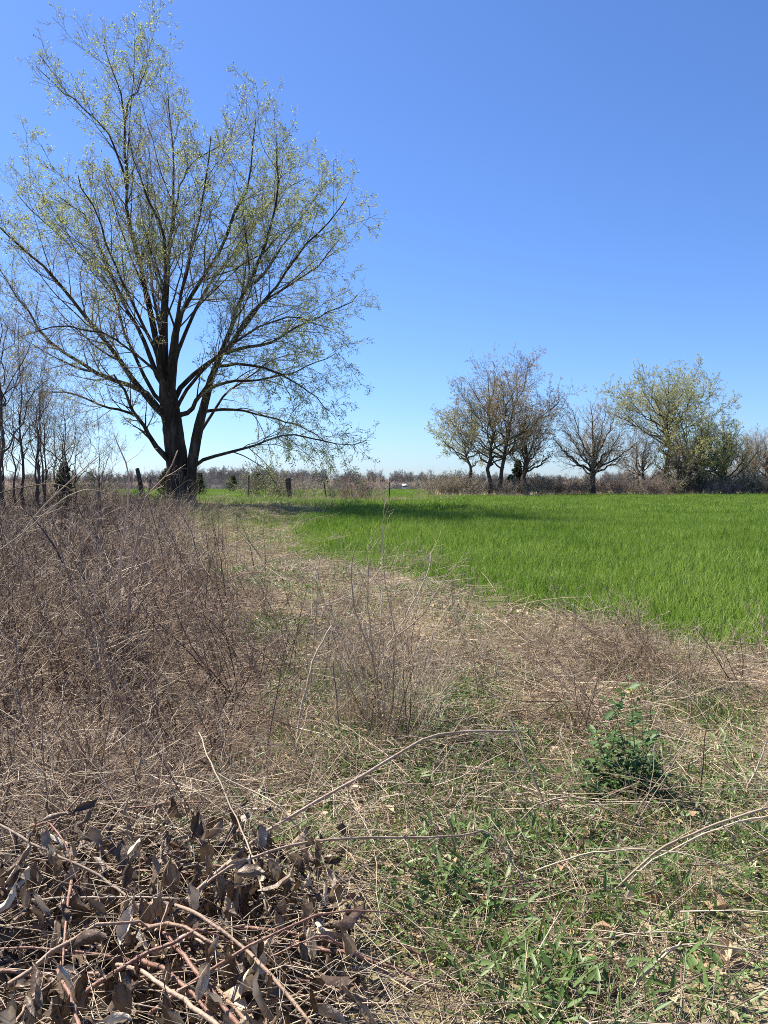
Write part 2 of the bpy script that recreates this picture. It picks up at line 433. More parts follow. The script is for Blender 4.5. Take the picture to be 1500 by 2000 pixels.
# ------------------------------------------------------------------ scatter of uncountable ground cover (geometry nodes on one object)
def scatter(name, label, category, meshes, pts, rot, scl, group=None):
    pts = np.asarray(pts, float)
    n = len(pts)
    me = bpy.data.meshes.new(name)
    me.vertices.add(n); me.vertices.foreach_set('co', pts.astype(np.float32).ravel())
    a = me.attributes.new('rot', 'FLOAT_VECTOR', 'POINT'); a.data.foreach_set('vector', np.asarray(rot, np.float32).ravel())
    a = me.attributes.new('scl', 'FLOAT', 'POINT'); a.data.foreach_set('value', np.asarray(scl, np.float32))
    a = me.attributes.new('pick', 'INT', 'POINT'); a.data.foreach_set('value', rng.integers(0, len(meshes), n).astype(np.int32))
    for m_ in {m for k in meshes for m in k.materials}: me.materials.append(m_)
    o = link(name, me, label=label, category=category, kind='stuff', group=group)
    g = bpy.data.node_groups.new(name + '_nodes', 'GeometryNodeTree')
    g.interface.new_socket('Geometry', in_out='INPUT', socket_type='NodeSocketGeometry')
    g.interface.new_socket('Geometry', in_out='OUTPUT', socket_type='NodeSocketGeometry')
    N, Lk = g.nodes, g.links
    gi, go = N.new('NodeGroupInput'), N.new('NodeGroupOutput')
    iop = N.new('GeometryNodeInstanceOnPoints')
    jn = N.new('GeometryNodeJoinGeometry')
    for k in meshes:
        src = bpy.data.objects.new(k.name + '_source', k)
        oi = N.new('GeometryNodeObjectInfo'); oi.inputs['Object'].default_value = src; oi.inputs['As Instance'].default_value = False
        ti = N.new('GeometryNodeGeometryToInstance')
        Lk.new(oi.outputs['Geometry'], ti.inputs[0]); Lk.new(ti.outputs[0], jn.inputs[0])
    def named(nm, t):
        na = N.new('GeometryNodeInputNamedAttribute'); na.data_type = t; na.inputs['Name'].default_value = nm
        return [s for s in na.outputs if s.enabled and s.name == 'Attribute'][0]
    e2r = N.new('FunctionNodeEulerToRotation')
    Lk.new(named('rot', 'FLOAT_VECTOR'), e2r.inputs[0])
    Lk.new(gi.outputs[0], iop.inputs['Points']); Lk.new(jn.outputs[0], iop.inputs['Instance'])
    iop.inputs['Pick Instance'].default_value = True
    Lk.new(named('pick', 'INT'), iop.inputs['Instance Index'])
    Lk.new(e2r.outputs[0], iop.inputs['Rotation'])
    Lk.new(named('scl', 'FLOAT'), iop.inputs['Scale'])
    Lk.new(iop.outputs[0], go.inputs[0])
    md = o.modifiers.new('scatter', 'NODES'); md.node_group = g
    return o

def jgrid(x0, x1, y0, y1, s):
    xs, ys = np.meshgrid(np.arange(x0, x1, s), np.arange(y0, y1, s))
    xs = xs.ravel() + rng.uniform(-.5, .5, xs.size) * s; ys = ys.ravel() + rng.uniform(-.5, .5, ys.size) * s
    return xs, ys
def inview(x, y, m=1.3, k=.54):
    return (np.abs(x) < k * y + m)

# ------------------------------------------------------------------ branching
def resample(pts, K):
    pts = np.asarray(pts, float)
    # Catmull-Rom densify then even arc length
    p = np.vstack([2 * pts[0] - pts[1], pts, 2 * pts[-1] - pts[-2]])
    out = []
    for i in range(1, len(p) - 2):
        t = np.linspace(0, 1, 8, endpoint=False)[:, None]
        out.append(.5 * (2 * p[i] + (p[i + 1] - p[i - 1]) * t + (2 * p[i - 1] - 5 * p[i] + 4 * p[i + 1] - p[i + 2]) * t ** 2 + (-p[i - 1] + 3 * p[i] - 3 * p[i + 1] + p[i + 2]) * t ** 3))
    out.append(pts[-1:]); q = np.vstack(out)
    s = np.concatenate([[0], np.cumsum(np.linalg.norm(np.diff(q, axis=0), axis=1))])
    t = np.linspace(0, s[-1], K)
    return np.stack([np.interp(t, s, q[:, k]) for k in range(3)], 1)

def plen(P):
    return np.linalg.norm(np.diff(P, axis=1), axis=2).sum(1)

def spawn(P, R, n, t0, t1, ang, length, K, rr=.6, wig=.12, trop=(0, 0, .05), rmin=.004, tip=.3, planar=None):
    """children along parents. n: int or array per parent; length: f(parent_len, t); trop: (3,) or (N,3)"""
    N = len(P)
    n = np.broadcast_to(np.asarray(n), (N,)).astype(int)
    idx = np.repeat(np.arange(N), n)
    M_ = len(idx)
    if M_ == 0: return np.zeros((0, K, 3)), np.zeros((0, K)), idx
    first = np.concatenate([[0], np.cumsum(n)[:-1]])
    k = np.arange(M_) - np.repeat(first, n)
    t = t0 + (t1 - t0) * (k + rng.random(M_)) / n[idx]
    KK = P.shape[1]
    f = t * (KK - 1); a = np.minimum(f.astype(int), KK - 2); w = (f - a)[:, None]
    pos = P[idx, a] * (1 - w) + P[idx, a + 1] * w
    T = unit(P[idx, a + 1] - P[idx, a])
    r = R[idx, a] * (1 - w[:, 0]) + R[idx, a + 1] * w[:, 0]
    ref = np.zeros_like(T); ref[np.arange(M_), np.argmin(np.abs(T), 1)] = 1
    U = unit(np.cross(T, ref)); W = np.cross(T, U)
    ph = k * 2.4 + np.repeat(rng.random(N) * 6.28, n) + rng.normal(0, .5, M_)
    A = np.radians(ang[0] + (ang[1] - ang[0]) * rng.random(M_))
    d = unit(np.cos(A)[:, None] * T + np.sin(A)[:, None] * (np.cos(ph)[:, None] * U + np.sin(ph)[:, None] * W))
    L = length(plen(P)[idx], t) * rng.uniform(.65, 1.25, M_)
    trop = np.asarray(trop, float)
    if trop.ndim == 2: trop = trop[idx]
    Q = np.empty((M_, K, 3)); Q[:, 0] = pos; p = pos
    for i in range(1, K):
        d = unit(d + rng.normal(0, wig, (M_, 3)) + trop)
        p = p + d * (L / (K - 1))[:, None]
        Q[:, i] = p
    r0 = np.clip(r * rr, rmin, None)
    RR = np.maximum(r0[:, None] * np.linspace(1, tip, K)[None], rmin * .7)
    return Q, RR, idx

def bud_points(P, n, spread=.0):
    """n points along each polyline"""
    N, K, _ = P.shape
    t = rng.random((N, n)) * .75 + .25
    f = t * (K - 1); a = np.minimum(f.astype(int), K - 2); w = (f - a)[..., None]
    i = np.arange(N)[:, None]
    C = (P[i, a] * (1 - w) + P[i, a + 1] * w).reshape(-1, 3)
    D = np.broadcast_to((P[:, -1] - P[:, 0])[:, None], (N, n, 3)).reshape(-1, 3)
    D = unit(D) + rng.normal(0, .6, D.shape)
    return C, D

# ------------------------------------------------------------------ the big maple
Y0 = 36.0
PX = Y0 / F
def traced(pix, dy, w0, w1, K=14, y0=0.0):
    s = np.linspace(0, 1, len(pix))
    pts = [at(px, py, Y0 + y0 + dy * a ** 1.15) for (px, py), a in zip(pix, s)]
    P = resample(pts, K)
    P[1:] += rng.normal(0, .035, P[1:].shape) * np.linspace(.4, 1.6, K - 1)[:, None]
    R = np.interp(np.linspace(0, 1, K), [0, .4, 1], [w0 * PX / 2 * .88, (w0 * .45 + w1 * .55) * PX / 2 * .85, w1 * PX / 2 * .75])
    return P, R

def lobed_trunk(pix, widths, dy=0.0, sides=20, K=26, seed=0):
    """trunk with root flare and bark ridges, from pixel stations"""
    n = len(pix)
    pts = [at(px, py, Y0 + dy * i / (n - 1)) for i, (px, py) in enumerate(pix)]
    P = resample(pts, K); W = np.interp(np.linspace(0, 1, K), np.linspace(0, 1, n), widths) * PX / 2
    return P, W

def ridged(g, P, W, sides=22, flare=0.0, seed=0, amp=.05):
    K = len(P)
    T = np.gradient(P, axis=0); T = unit(T)
    U = unit(np.cross(T, np.array([0, 1, 0.0]))); V_ = np.cross(T, U)
    a = np.arange(sides) * 2 * math.pi / sides
    h = np.linspace(0, 1, K)
    rad = W[:, None] * (1 + amp * np.sin(a * 5 + seed)[None] + amp * .8 * np.sin(a * 8 + 3 * seed + h[:, None] * 3) + rng.normal(0, .02, (K, sides)))
    rad *= 1 + flare * np.exp(-h[:, None] * 14) * (.35 + .65 * np.clip(np.sin(a * 4 + 1.2 + seed), 0, 1))[None]
    ring = P[:, None] + rad[..., None] * (np.cos(a)[None, :, None] * U[:, None] + np.sin(a)[None, :, None] * V_[:, None])
    i = np.arange(K - 1)[:, None] * sides; j = np.arange(sides)[None]; j2 = (j + 1) % sides
    q = np.stack(np.broadcast_arrays(i + j, i + j2, i + sides + j2, i + sides + j), -1).reshape(-1, 4)
    g.add(ring.reshape(-1, 3), q, None, .5)

def finish_tree(root, base, limbP, limbR, limbtrop, bark, twigm, budm, s1=.45, s2=.28, n3=5, L1=(.25, .8, 3.2), L2=(.35, .35, 1.1), L3=(.22, .5), buds=1, budsize=(.05, .10), rmin=(.012, .008, .006), limb_name='limb', K3=3, budmat2=None, bud_frac2=0.0, ang=(28, 62), wig=.12, n0=0):
    """limbs as parts, twigs and buds as masses that nobody could count"""
    for P, R in zip(limbP, limbR):
        Geo().tubes(P - base, R, 8).build(limb_name, bark, root)
    K = max(len(p) for p in limbP)
    LP = np.stack([resample(p, K) if len(p) != K else p for p in limbP]); LR = np.stack([np.interp(np.linspace(0, 1, K), np.linspace(0, 1, len(r)), r) for r in limbR])
    trop = np.asarray(limbtrop, float)
    if n0:
        P0, R0, i0 = spawn(LP, LR, n0, .22, .92, (20, 42), lambda l, t: np.clip(.48 * l * (1.1 - .65 * t), 1.2, 6.5), K, .42, .08, trop * .7, .010, .2)
        for P, R in zip(P0, R0): Geo().tubes(P - base, R, 6).build('branch', bark, root)
        LP = np.concatenate([LP, P0]); LR = np.concatenate([LR, R0]); trop = np.concatenate([trop, trop[i0]])
    ln = plen(LP)
    g = Geo()
    P1, R1, i1 = spawn(LP, LR, np.maximum(3, ln / s1), .30, 1.0, ang, lambda l, t: np.clip(L1[0] * l * (1.15 - .75 * t), L1[1], L1[2]), 7, .42, wig, trop * .6, rmin[0])
    g.tubes(P1 - base, R1, 4)
    tp1 = trop[i1]
    # the limb ends themselves carry twigs too
    A = np.concatenate([P1]); AR = np.concatenate([R1])
    P2, R2, i2 = spawn(A, AR, np.maximum(2, plen(A) / s2), .15, 1.0, ang, lambda l, t: np.clip(L2[0] * l * (1.2 - .7 * t), L2[1], L2[2]), 5, .6, wig * 1.1, tp1 * .8, rmin[1])
    g.tubes(P2 - base, R2, 3)
    tp2 = tp1[i2]
    P3, R3, i3 = spawn(P2, R2, n3, .2, 1.0, (25, 60), lambda l, t: np.clip(.45 * l, L3[0], L3[1]), K3, .7, wig * 1.2, tp2, rmin[2])
    g.tubes(P3 - base, R3, 3)
    g.build('twigs', twigm, root, kind='stuff')
    if buds:
        C, D = bud_points(P3, max(1, int(buds)))
        if buds < 1:
            keep = rng.random(len(C)) < buds; C, D = C[keep], D[keep]
        # leaf-out differs from clump to clump
        cl = .65 * vnoise(C[:, 0] + C[:, 1] * .7, C[:, 2], .30, 7) + .35 * vnoise(C[:, 0] - C[:, 1] * .6, C[:, 2], .9, 8)
        keep = rng.random(len(C)) < np.clip(.16 + 2.6 * (cl - .35), .10, 1)
        C, D = C[keep], D[keep]
        L = rng.uniform(budsize[0], budsize[1], len(C))
        sel = rng.random(len(C)) < bud_frac2
        Geo().leaves(C[~sel] - base, D[~sel], L[~sel], L[~sel] * .6).build('young_leaves', budm, root, kind='stuff')
        if sel.any():
            Geo().leaves(C[sel] - base, D[sel], L[sel] * 1.1, L[sel] * .7).build('seed_clusters', budmat2 or budm, root, kind='stuff')

def big_maple():
    b0 = at(357, 986, Y0); base = np.array([b0[0], Y0, float(H(b0[0], Y0)) - .05])
    root = thing('maple_tree', 'tall spreading maple with thick twin trunks and thin yellow-green spring leaves, by the fence', 'tree', base)
    g = Geo()
    P, W = lobed_trunk([(356, 992), (354, 975), (350, 940), (346, 900), (341, 860), (336, 820), (330, 780), (325, 735)], [56, 49, 42, 40, 38, 36, 34, 23])
    ridged(g, P - base, W, flare=.30, seed=1)
    g.build('trunk', M['bark'], root)
    g = Geo()
    P2, W2 = lobed_trunk([(368, 992), (371, 960), (374, 920), (379, 885), (388, 835), (398, 795), (408, 755)], [23, 21, 20, 20, 18, 16, 14], dy=-.6)
    ridged(g, P2 - base, W2, sides=16, flare=.35, seed=2.2)
    g.build('trunk', M['bark'], root)
    LT = [  # pixels, depth drift, start width, end width, vertical pull
        ([(338, 905), (322, 890), (300, 865), (280, 830), (258, 795), (240, 760), (225, 735)], -2.0, 15, 5, .02),
        ([(290, 848), (270, 815), (240, 802), (205, 795), (150, 772), (95, 765), (40, 775)], -3.0, 8, 2, -.02),
        ([(334, 830), (315, 805), (293, 778), (270, 757), (240, 750), (200, 735), (150, 705), (100, 670), (60, 620), (28, 570), (-5, 520)], 2.5, 15, 3, .05),
        ([(330, 820), (308, 800), (280, 766), (255, 735), (220, 685), (195, 655), (165, 615), (135, 575), (100, 540), (60, 500), (25, 470), (-15, 430)], -3.5, 16, 3, .06),
        ([(327, 765), (310, 740), (295, 700), (275, 650), (250, 610), (230, 565), (210, 520), (185, 460), (160, 420), (110, 385)], 4.0, 13, 2.5, .07),
        ([(328, 790), (318, 745), (310, 690), (295, 615), (280, 545), (265, 480), (252, 430), (246, 370), (245, 300), (244, 245), (244, 205), (230, 165), (215, 130), (212, 128), (206, 104), (203, 86)], 1.0, 19, 1.5, .09),
        ([(244, 235), (252, 200), (268, 175), (280, 150), (287, 120), (286, 98)], 1.5, 5, 1.5, .08),
        ([(247, 370), (240, 330), (220, 280), (200, 245), (150, 200), (100, 160), (72, 128)], -2.5, 6, 1.5, .05),
        ([(325, 780), (320, 735), (315, 650), (319, 575), (325, 500), (315, 440), (300, 410), (280, 360), (262, 310), (250, 262)], -2.5, 17, 2, .08),
        ([(327, 760), (325, 725), (322, 625), (330, 525), (335, 450), (340, 360), (340, 300), (332, 230), (325, 165)], 3.0, 14, 2, .08),
        ([(334, 780), (338, 725), (350, 625), (370, 585), (400, 535), (430, 490), (450, 440), (470, 390), (485, 360), (490, 320), (495, 290), (499, 232)], -1.5, 17, 2, .08),
        ([(338, 450), (345, 390), (360, 340), (382, 312), (425, 285), (455, 240)], 3.5, 6, 1.5, .07),
        ([(337, 790), (348, 768), (362, 745), (400, 715), (435, 690), (470, 640), (500, 600), (560, 560), (620, 520), (665, 470)], 2.5, 13, 2.5, .05),
        ([(338, 812), (370, 805), (385, 780), (410, 745), (428, 705), (445, 655)], -2.2, 12, 6, .05),
        ([(398, 795), (408, 755), (425, 705), (445, 660), (465, 600), (492, 540), (515, 490), (535, 420), (545, 340), (540, 260)], -2.5, 16, 2, .08),
        ([(440, 690), (465, 655), (490, 620), (540, 555), (600, 480), (650, 420), (675, 385)], -4.0, 10, 2, .05),
        ([(440, 690), (480, 678), (525, 670), (575, 640), (640, 610), (700, 580)], 3.5, 9, 2, .0),
        ([(485, 560), (510, 540), (560, 470), (600, 410), (640, 350)], 3.0, 7, 2, .06),
        ([(378, 912), (395, 900), (415, 892), (450, 885), (480, 875), (520, 862), (575, 847), (625, 860), (670, 868), (715, 858)], -3.0, 9, 1.6, -.09),
        ([(392, 805), (430, 800), (475, 803), (540, 818), (600, 838), (645, 872)], 3.2, 8, 1.8, -.12),
        ([(425, 715), (470, 712), (525, 722), (600, 762), (645, 805)], -3.5, 8, 1.8, -.11),
        ([(405, 760), (450, 745), (520, 740), (590, 720), (655, 690)], -1.0, 8, 1.8, -.07),
        ([(388, 850), (410, 815), (440, 770), (480, 740), (540, 700), (600, 690)], 4.5, 8, 2, -.02),
        ([(330, 800), (300, 770), (265, 700), (240, 640), (215, 560), (160, 500), (90, 440), (40, 380)], 6.0, 10, 2, .06),
        ([(332, 770), (345, 690), (385, 600), (420, 540), (480, 470), (520, 400), (590, 350)], 6.5, 12, 2, .07),
        ([(330, 760), (335, 680), (355, 560), (385, 450), (400, 360), (410, 270)], -6.0, 12, 2, .08),
        ([(326, 770), (305, 690), (262, 600), (225, 520), (180, 400), (150, 340)], -6.0, 11, 2, .07),
        ([(336, 800), (330, 760), (300, 720), (262, 690), (200, 650), (120, 640), (40, 660)], -6.5, 9, 2, .0),
        ([(340, 810), (365, 760), (420, 700), (500, 640), (570, 620), (640, 640)], -6.5, 9, 2, .0),
        ([(328, 780), (322, 700), (300, 580), (290, 480), (300, 380), (290, 290)], 6.0, 12, 2, .08),
    ]
    LP, LR, TR = [], [], []
    for pix, dy, w0, w1, tz in LT:
        P, R = traced(pix, dy, w0, w1)
        LP.append(P); LR.append(R); TR.append((0, 0, tz))
    finish_tree(root, base, LP, LR, TR, M['bark'], M['twig'], M['bud'], s1=.55, s2=.26, n3=7, n0=6, K3=2, buds=5, budsize=(.034, .078), budmat2=M['darkbud'], bud_frac2=.10, rmin=(.009, .0055, .0042), L1=(.30, .7, 2.6), L2=(.40, .35, 1.1))
big_maple()

# ------------------------------------------------------------------ other trees, grown
def grown_tree(name, label, base_px, D, height, width, n_main, bark, twigm, budm, fork=.18, lean=(0, 0), stems=1, r0=.2, up=.05, buds=1, budsize=(.10, .22), dens=1.0, crown_low=.25, seed=0, group=None, upright=.5, wig=.12, n3=4, category='tree', xz=None, thmax=100, sweep=.6, fork_span=.28, tw=1.0, n0=3):
    global rng
    keep = rng; rng = np.random.default_rng(100 + seed)
    if xz is None:
        b = at(base_px, 950, D); x = b[0]
    else:
        x = xz
    base = np.array([x, D, float(H(x, D)) - .05])
    root = thing(name, label, category, base, group)
    LP, LR, TR, isl = [], [], [], []
    for s in range(stems):
        a = rng.random() * 6.28 if stems > 1 else 0
        dx = (.25 * math.cos(a) * r0 * 6, .25 * math.sin(a) * r0 * 6) if stems > 1 else (0, 0)
        top = np.array([lean[0] * height + (math.cos(a) * width * .16 if stems > 1 else 0), lean[1] * height + (math.sin(a) * width * .16 if stems > 1 else 0), height * (rng.uniform(.86, .99))])
        pts = [np.array([dx[0], dx[1], 0]), np.array([dx[0], dx[1], 0]) * 1.1 + top * np.array([.12, .12, .2]) , top * np.array([.4, .4, .5]), top * np.array([.75, .75, .78]), top]
        P = resample(pts, 12); P[1:] += rng.normal(0, .012 * height * (.55 if tw < .5 else 1), P[1:].shape)
        R = r0 * (np.array([1.25, 1, .92, .82, .7, .58, .46, .36, .27, .19, .12, .06])) / math.sqrt(stems) * 1.1
        Geo().tubes(P, R, 9).build('trunk', bark, root)
        LP.append(P + base); LR.append(R); TR.append((0, 0, up)); isl.append(False)
        nm = max(2, n_main // stems)
        zc = height * (crown_low + .42 * (1 - crown_low)); rz_up = height - zc; rz_dn = zc - height * crown_low
        for k in range(nm):
            th = math.radians(thmax) * math.sqrt((k + .5) / nm) * rng.uniform(.9, 1.08)
            az = k * 2.4 + s * 2.1 + rng.random() * .6
            q = rng.uniform(.82, 1.05); cz = math.cos(th)
            tip = np.array([math.sin(th) * math.cos(az) * width * .5 * q + lean[0] * height * .7, math.sin(th) * math.sin(az) * width * .5 * q + lean[1] * height * .7, zc + cz * (rz_up if cz > 0 else rz_dn) * q])
            t = fork + (fork_span * (1 - k / nm) + .02) * rng.uniform(.7, 1.1)
            f = t * 11; i = min(int(f), 10); st = P[i] * (1 - f + i) + P[i + 1] * (f - i)
            d = tip - st; out = np.array([math.cos(az), math.sin(az), 0]) * np.linalg.norm(d)
            m1 = st + d * .35 + out * (.10 * sweep) - np.array([0, 0, .05 * sweep]) * np.linalg.norm(d)
            m2 = st + d * .7 + out * (.09 * sweep) - np.array([0, 0, .04 * sweep]) * np.linalg.norm(d)
            Q = resample([st, m1, m2, tip], 12); Q[1:] += rng.normal(0, .010 * height, Q[1:].shape)
            rr = R[i] * rng.uniform(.42, .60)
            LP.append(Q + base); LR.append(np.linspace(1, .12, 12) * rr); TR.append((0, 0, up)); isl.append(True)
    # the trunk is already built; only limbs become limb parts
    built = set()
    limbsP, limbsR, limbsT = LP, LR, TR
    for P, R, l_ in zip(LP, LR, isl):
        if l_:
            Geo().tubes(P - base, R, 6).build('limb', bark, root)
    K = 12
    A = np.stack([p if len(p) == K else resample(p, K) for p in LP]); AR = np.stack([np.interp(np.linspace(0, 1, K), np.linspace(0, 1, len(r)), r) for r in LR])
    trop = np.asarray(TR)
    sc = height / 13.0
    if n0:
        P0, R0, i0 = spawn(A, AR, n0, .3, .92, (20, 45), lambda l, t: .45 * l * (1.1 - .6 * t), K, .6, .08, trop * .8, .014 * tw, .25)
        for P, R in zip(P0, R0): Geo().tubes(P - base, R, 5).build('branch', bark, root)
        A = np.concatenate([A, P0]); AR = np.concatenate([AR, R0]); trop = np.concatenate([trop, trop[i0]])
    g = Geo(); ln = plen(A)
    P1, R1, i1 = spawn(A, AR, np.maximum(3, dens * ln / (.55 * max(sc, .6))), .28, 1, (25, 58), lambda l, t: np.clip(.30 * l * (1.15 - .7 * t), .5 * sc, 2.6 * sc), 6, .5, wig, trop[:] * .8, .011 * tw)
    g.tubes(P1, R1, 3) if False else g.tubes(P1 - base, R1, 3)
    P2, R2, i2 = spawn(P1, R1, np.maximum(2, plen(P1) / (.30 * max(sc, .6))), .15, 1, (25, 58), lambda l, t: np.clip(.4 * l, .3 * sc, 1.0 * sc), 4, .6, wig, trop[i1] * .8, .009 * tw)
    g.tubes(P2 - base, R2, 3)
    P3, R3, i3 = spawn(P2, R2, n3, .2, 1, (22, 55), lambda l, t: np.clip(.5 * l, .2, .6 * max(sc, .7)), 2 if D > 60 else 3, .8, wig, trop[i1][i2], .0075 * tw)
    g.tubes(P3 - base, R3, 3)
    g.build('twigs', twigm, root, kind='stuff')
    if buds:
        n = max(1, int(round(buds)))
        C, D_ = bud_points(P3, n)
        if buds < 1:
            kk = rng.random(len(C)) < buds; C, D_ = C[kk], D_[kk]
        cl = vnoise(C[:, 0], C[:, 2] + C[:, 1], .5, 3)
        kk = rng.random(len(C)) < np.clip(.35 + 1.4 * (cl - .3), .1, 1); C, D_ = C[kk], D_[kk]
        L = rng.uniform(*budsize, len(C))
        Geo().leaves(C - base, D_, L, L * .5).build('young_leaves', budm, root, kind='stuff')
    rng = keep
    return root

g_r = None
grown_tree('red_maple_tree', 'tallest round-crowned tree beyond the wheat, brownish-red with new buds', 965, 73, 13.1, 13.0, 24, M['greybark'], M['twig'], M['redbud'], fork=.14, stems=2, r0=.25, crown_low=.16, seed=61, buds=3, budsize=(.07, .14), up=.05, dens=1.1, lean=(.10, 0), thmax=98, sweep=.25, fork_span=.35, n0=4)
grown_tree('leaning_tree', 'small tree with yellowish buds leaning left beside the reddish tall tree', 922, 75.5, 9.0, 6.5, 9, M['greybark'], M['twig'], M['palebud'], fork=.30, r0=.16, seed=2, buds=2, fork_span=.25, lean=(-.16, 0), up=.06, crown_low=.25)
grown_tree('dark_tree', 'small dark dense tree just right of the reddish tall tree', 1033, 74.5, 9.4, 5.6, 10, M['greybark'], M['twig'], M['redbud'], fork=.2, stems=2, r0=.26, seed=3, buds=.6, up=.08, upright=.7, crown_low=.15)
grown_tree('bare_tree', 'bare round tree with dark trunk and no leaves at the field edge', 1157, 72, 8.8, 8.8, 17, M['greybark'], M['brush'], M['brush'], fork=.17, r0=.21, seed=4, buds=0, up=.05, crown_low=.16, dens=1.0, thmax=98, sweep=.35, fork_span=.2, n0=4)
grown_tree('pale_green_tree', 'tall vase-shaped tree with pale green leaves above the right thicket', 1302, 78, 12.9, 13.6, 18, M['greybark'], M['twig'], M['palebud'], fork=.40, r0=.24, seed=5, buds=5, budsize=(.07, .15), up=.05, crown_low=.44, dens=1.25, thmax=92, sweep=.2, fork_span=.3, n0=4)
grown_tree('willow_tree', 'dense olive green willow-like tree under the pale green tree', 1352, 74.5, 8.0, 8.4, 18, M['greybark'], M['brush'], M['olive'], fork=.1, stems=2, r0=.35, seed=6, buds=3, budsize=(.08, .17), up=.0, crown_low=.15, dens=.8)
grown_tree('willow_tree', 'olive green tree at the right end, lower than its willow neighbour', 1412, 76, 7.7, 6.0, 14, M['greybark'], M['brush'], M['olive'], fork=.1, stems=2, r0=.25, seed=16, buds=3, budsize=(.08, .17), up=.03, crown_low=.1, dens=.65)
grown_tree('grey_tree', 'small grey leafless tree between the bare round tree and the pale green one', 1248, 76, 6.6, 6.0, 11, M['greybark'], M['brush'], M['brush'], fork=.15, stems=2, r0=.2, seed=7, buds=0, up=.05, crown_low=.12, upright=.5, dens=1.2)
grown_tree('grey_tree', 'low grey twiggy tree in front of the olive willow', 1332, 72.5, 5.2, 4.6, 10, M['greybark'], M['brush'], M['brush'], fork=.1, stems=3, r0=.22, seed=8, buds=0, up=.06, crown_low=.08, upright=.6, dens=1.1)
for k, (px, D, h, w) in enumerate([(1446, 92, 7.0, 4.8), (1470, 95, 7.3, 4.8), (1494, 93, 7.5, 5.0), (1520, 95, 6.4, 5.0), (1553, 94, 6.8, 5.2)]):
    grown_tree('brown_tree', ['leafless brown tree of the right-hand wood, nearest the willow', 'leafless brown tree of the right-hand wood, second from the willow', 'leafless brown tree of the right-hand wood at the picture edge'][min(k, 2)], px, D, h, w, 12, M['greybark'], M['brush'], M['brush'], fork=.15, stems=2, r0=.18, seed=20 + k, buds=0, up=.07, crown_low=.1, upright=.7, dens=1.0, group='leafless trees of the wood at the far right', n3=4)

# bare trees of the grove at the left
GROVE = [(4, 22, 7.4, 3.6, .085, 'bare grove tree with the thickest trunk at the left picture edge'),
         (44, 23, 6.3, 3.0, .06, 'bare slim grove tree, upright, beside the thickest one'),
         (64, 25, 6.6, 3.2, .07, 'bare grove tree with twin dark stems'),
         (92, 23.5, 5.4, 3.0, .06, 'bare grove tree with a kinked stem'),
         (128, 25, 4.6, 3.2, .06, 'bare low grove tree nearest the big maple'),
         (14, 27, 5.8, 3.4, .06, 'bare grove tree standing farther back at the left edge'),
         (195, 24, 3.5, 2.4, .04, 'bent slender sapling standing alone right of the grove'),
         (28, 24, 5.2, 2.6, .045, 'bare thin grove tree between the thickest trunk and the slim upright one'),
         (78, 22.5, 4.6, 2.6, .04, 'bare thin grove tree right of the twin-stemmed one'),
         (110, 26, 5.0, 3.0, .05, 'bare grove tree leaning over the vine-green shrub'),
         (148, 27, 3.8, 2.6, .04, 'bare small grove tree beside the greenish shrub'),
         (-40, 22, 7.2, 4.2, .08, 'bare grove tree just outside the left edge')]
for k, (px, D, h, w, r, lab) in enumerate(GROVE):
    grown_tree('bare_sapling' if r < .05 else 'grove_tree', lab, px, D, h, w, 7, M['greybark'], M['twig'], M['bud'], tw=.34, n0=2, thmax=75, fork_span=.5, fork=.22, r0=r * .72, stems=2 if k in (2, 3, 5, 9) else 1, seed=40 + k, buds=.12, budsize=(.05, .09), up=.05, crown_low=.2, dens=.62, group='bare trees of the left grove', wig=.14, n3=4)

# ------------------------------------------------------------------ shrubs, cedars
def shrub_mesh(seed, h=1.5, w=1.6, n=26, mat='brush', sub=7, sub2=4, rmin=.006, arch=.0, leaf=None, wig=.14):
    global rng
    keep = rng; rng = np.random.default_rng(700 + seed)
    g = Geo()
    a = rng.random(n) * 6.28; r = np.sqrt(rng.random(n)) * w * .22
    B = np.stack([np.cos(a) * r, np.sin(a) * r, np.full(n, -.05)], 1)
    d = unit(np.stack([np.cos(a) * .5 * w / h, np.sin(a) * .5 * w / h, np.full(n, 1.0)], 1) + rng.normal(0, .18, (n, 3)))
    L = h * rng.uniform(.6, 1.1, n); K = 6
    P = np.empty((n, K, 3)); P[:, 0] = B; p = B
    for i in range(1, K):
        d = unit(d + rng.normal(0, wig, (n, 3)) + np.array([0, 0, -arch * i / K])); p = p + d * (L / (K - 1))[:, None]; P[:, i] = p
    R = np.linspace(1, .35, K)[None] * (h * .008 * rng.uniform(.7, 1.4, n))[:, None]
    g.tubes(P, np.maximum(R, rmin), 4)
    P1, R1, _ = spawn(P, R, sub, .2, 1, (25, 65), lambda l, t: .4 * l * (1.2 - .7 * t), 4, .6, wig, (0, 0, .03), rmin)
    g.tubes(P1, R1, 3)
    P2, R2, _ = spawn(P1, R1, sub2, .2, 1, (25, 65), lambda l, t: .5 * l, 3, .7, wig, (0, 0, .03), rmin * .8)
    g.tubes(P2, R2, 3)
    me = g.mesh('shrub', M[mat])
    lv = None
    if leaf:
        C, D_ = bud_points(P2, leaf[1])
        Ls = rng.uniform(leaf[2], leaf[3], len(C))
        lv = Geo().leaves(C, D_, Ls, Ls * .55).mesh('shrub_leaves', M[leaf[0]])
    rng = keep
    return me, lv

def place_shrub(name, mesh_pair, x, y, s, label, group=None, category='shrub', rz=None):
    z = float(H(x, y))
    root = thing(name, label, category, (x, y, z), group, rng.random() * 6.28 if rz is None else rz)
    root.scale = (s, s, s)
    link('stems', mesh_pair[0], root, kind='stuff')
    if mesh_pair[1] is not None: link('leaves', mesh_pair[1], root, kind='stuff')
    return root

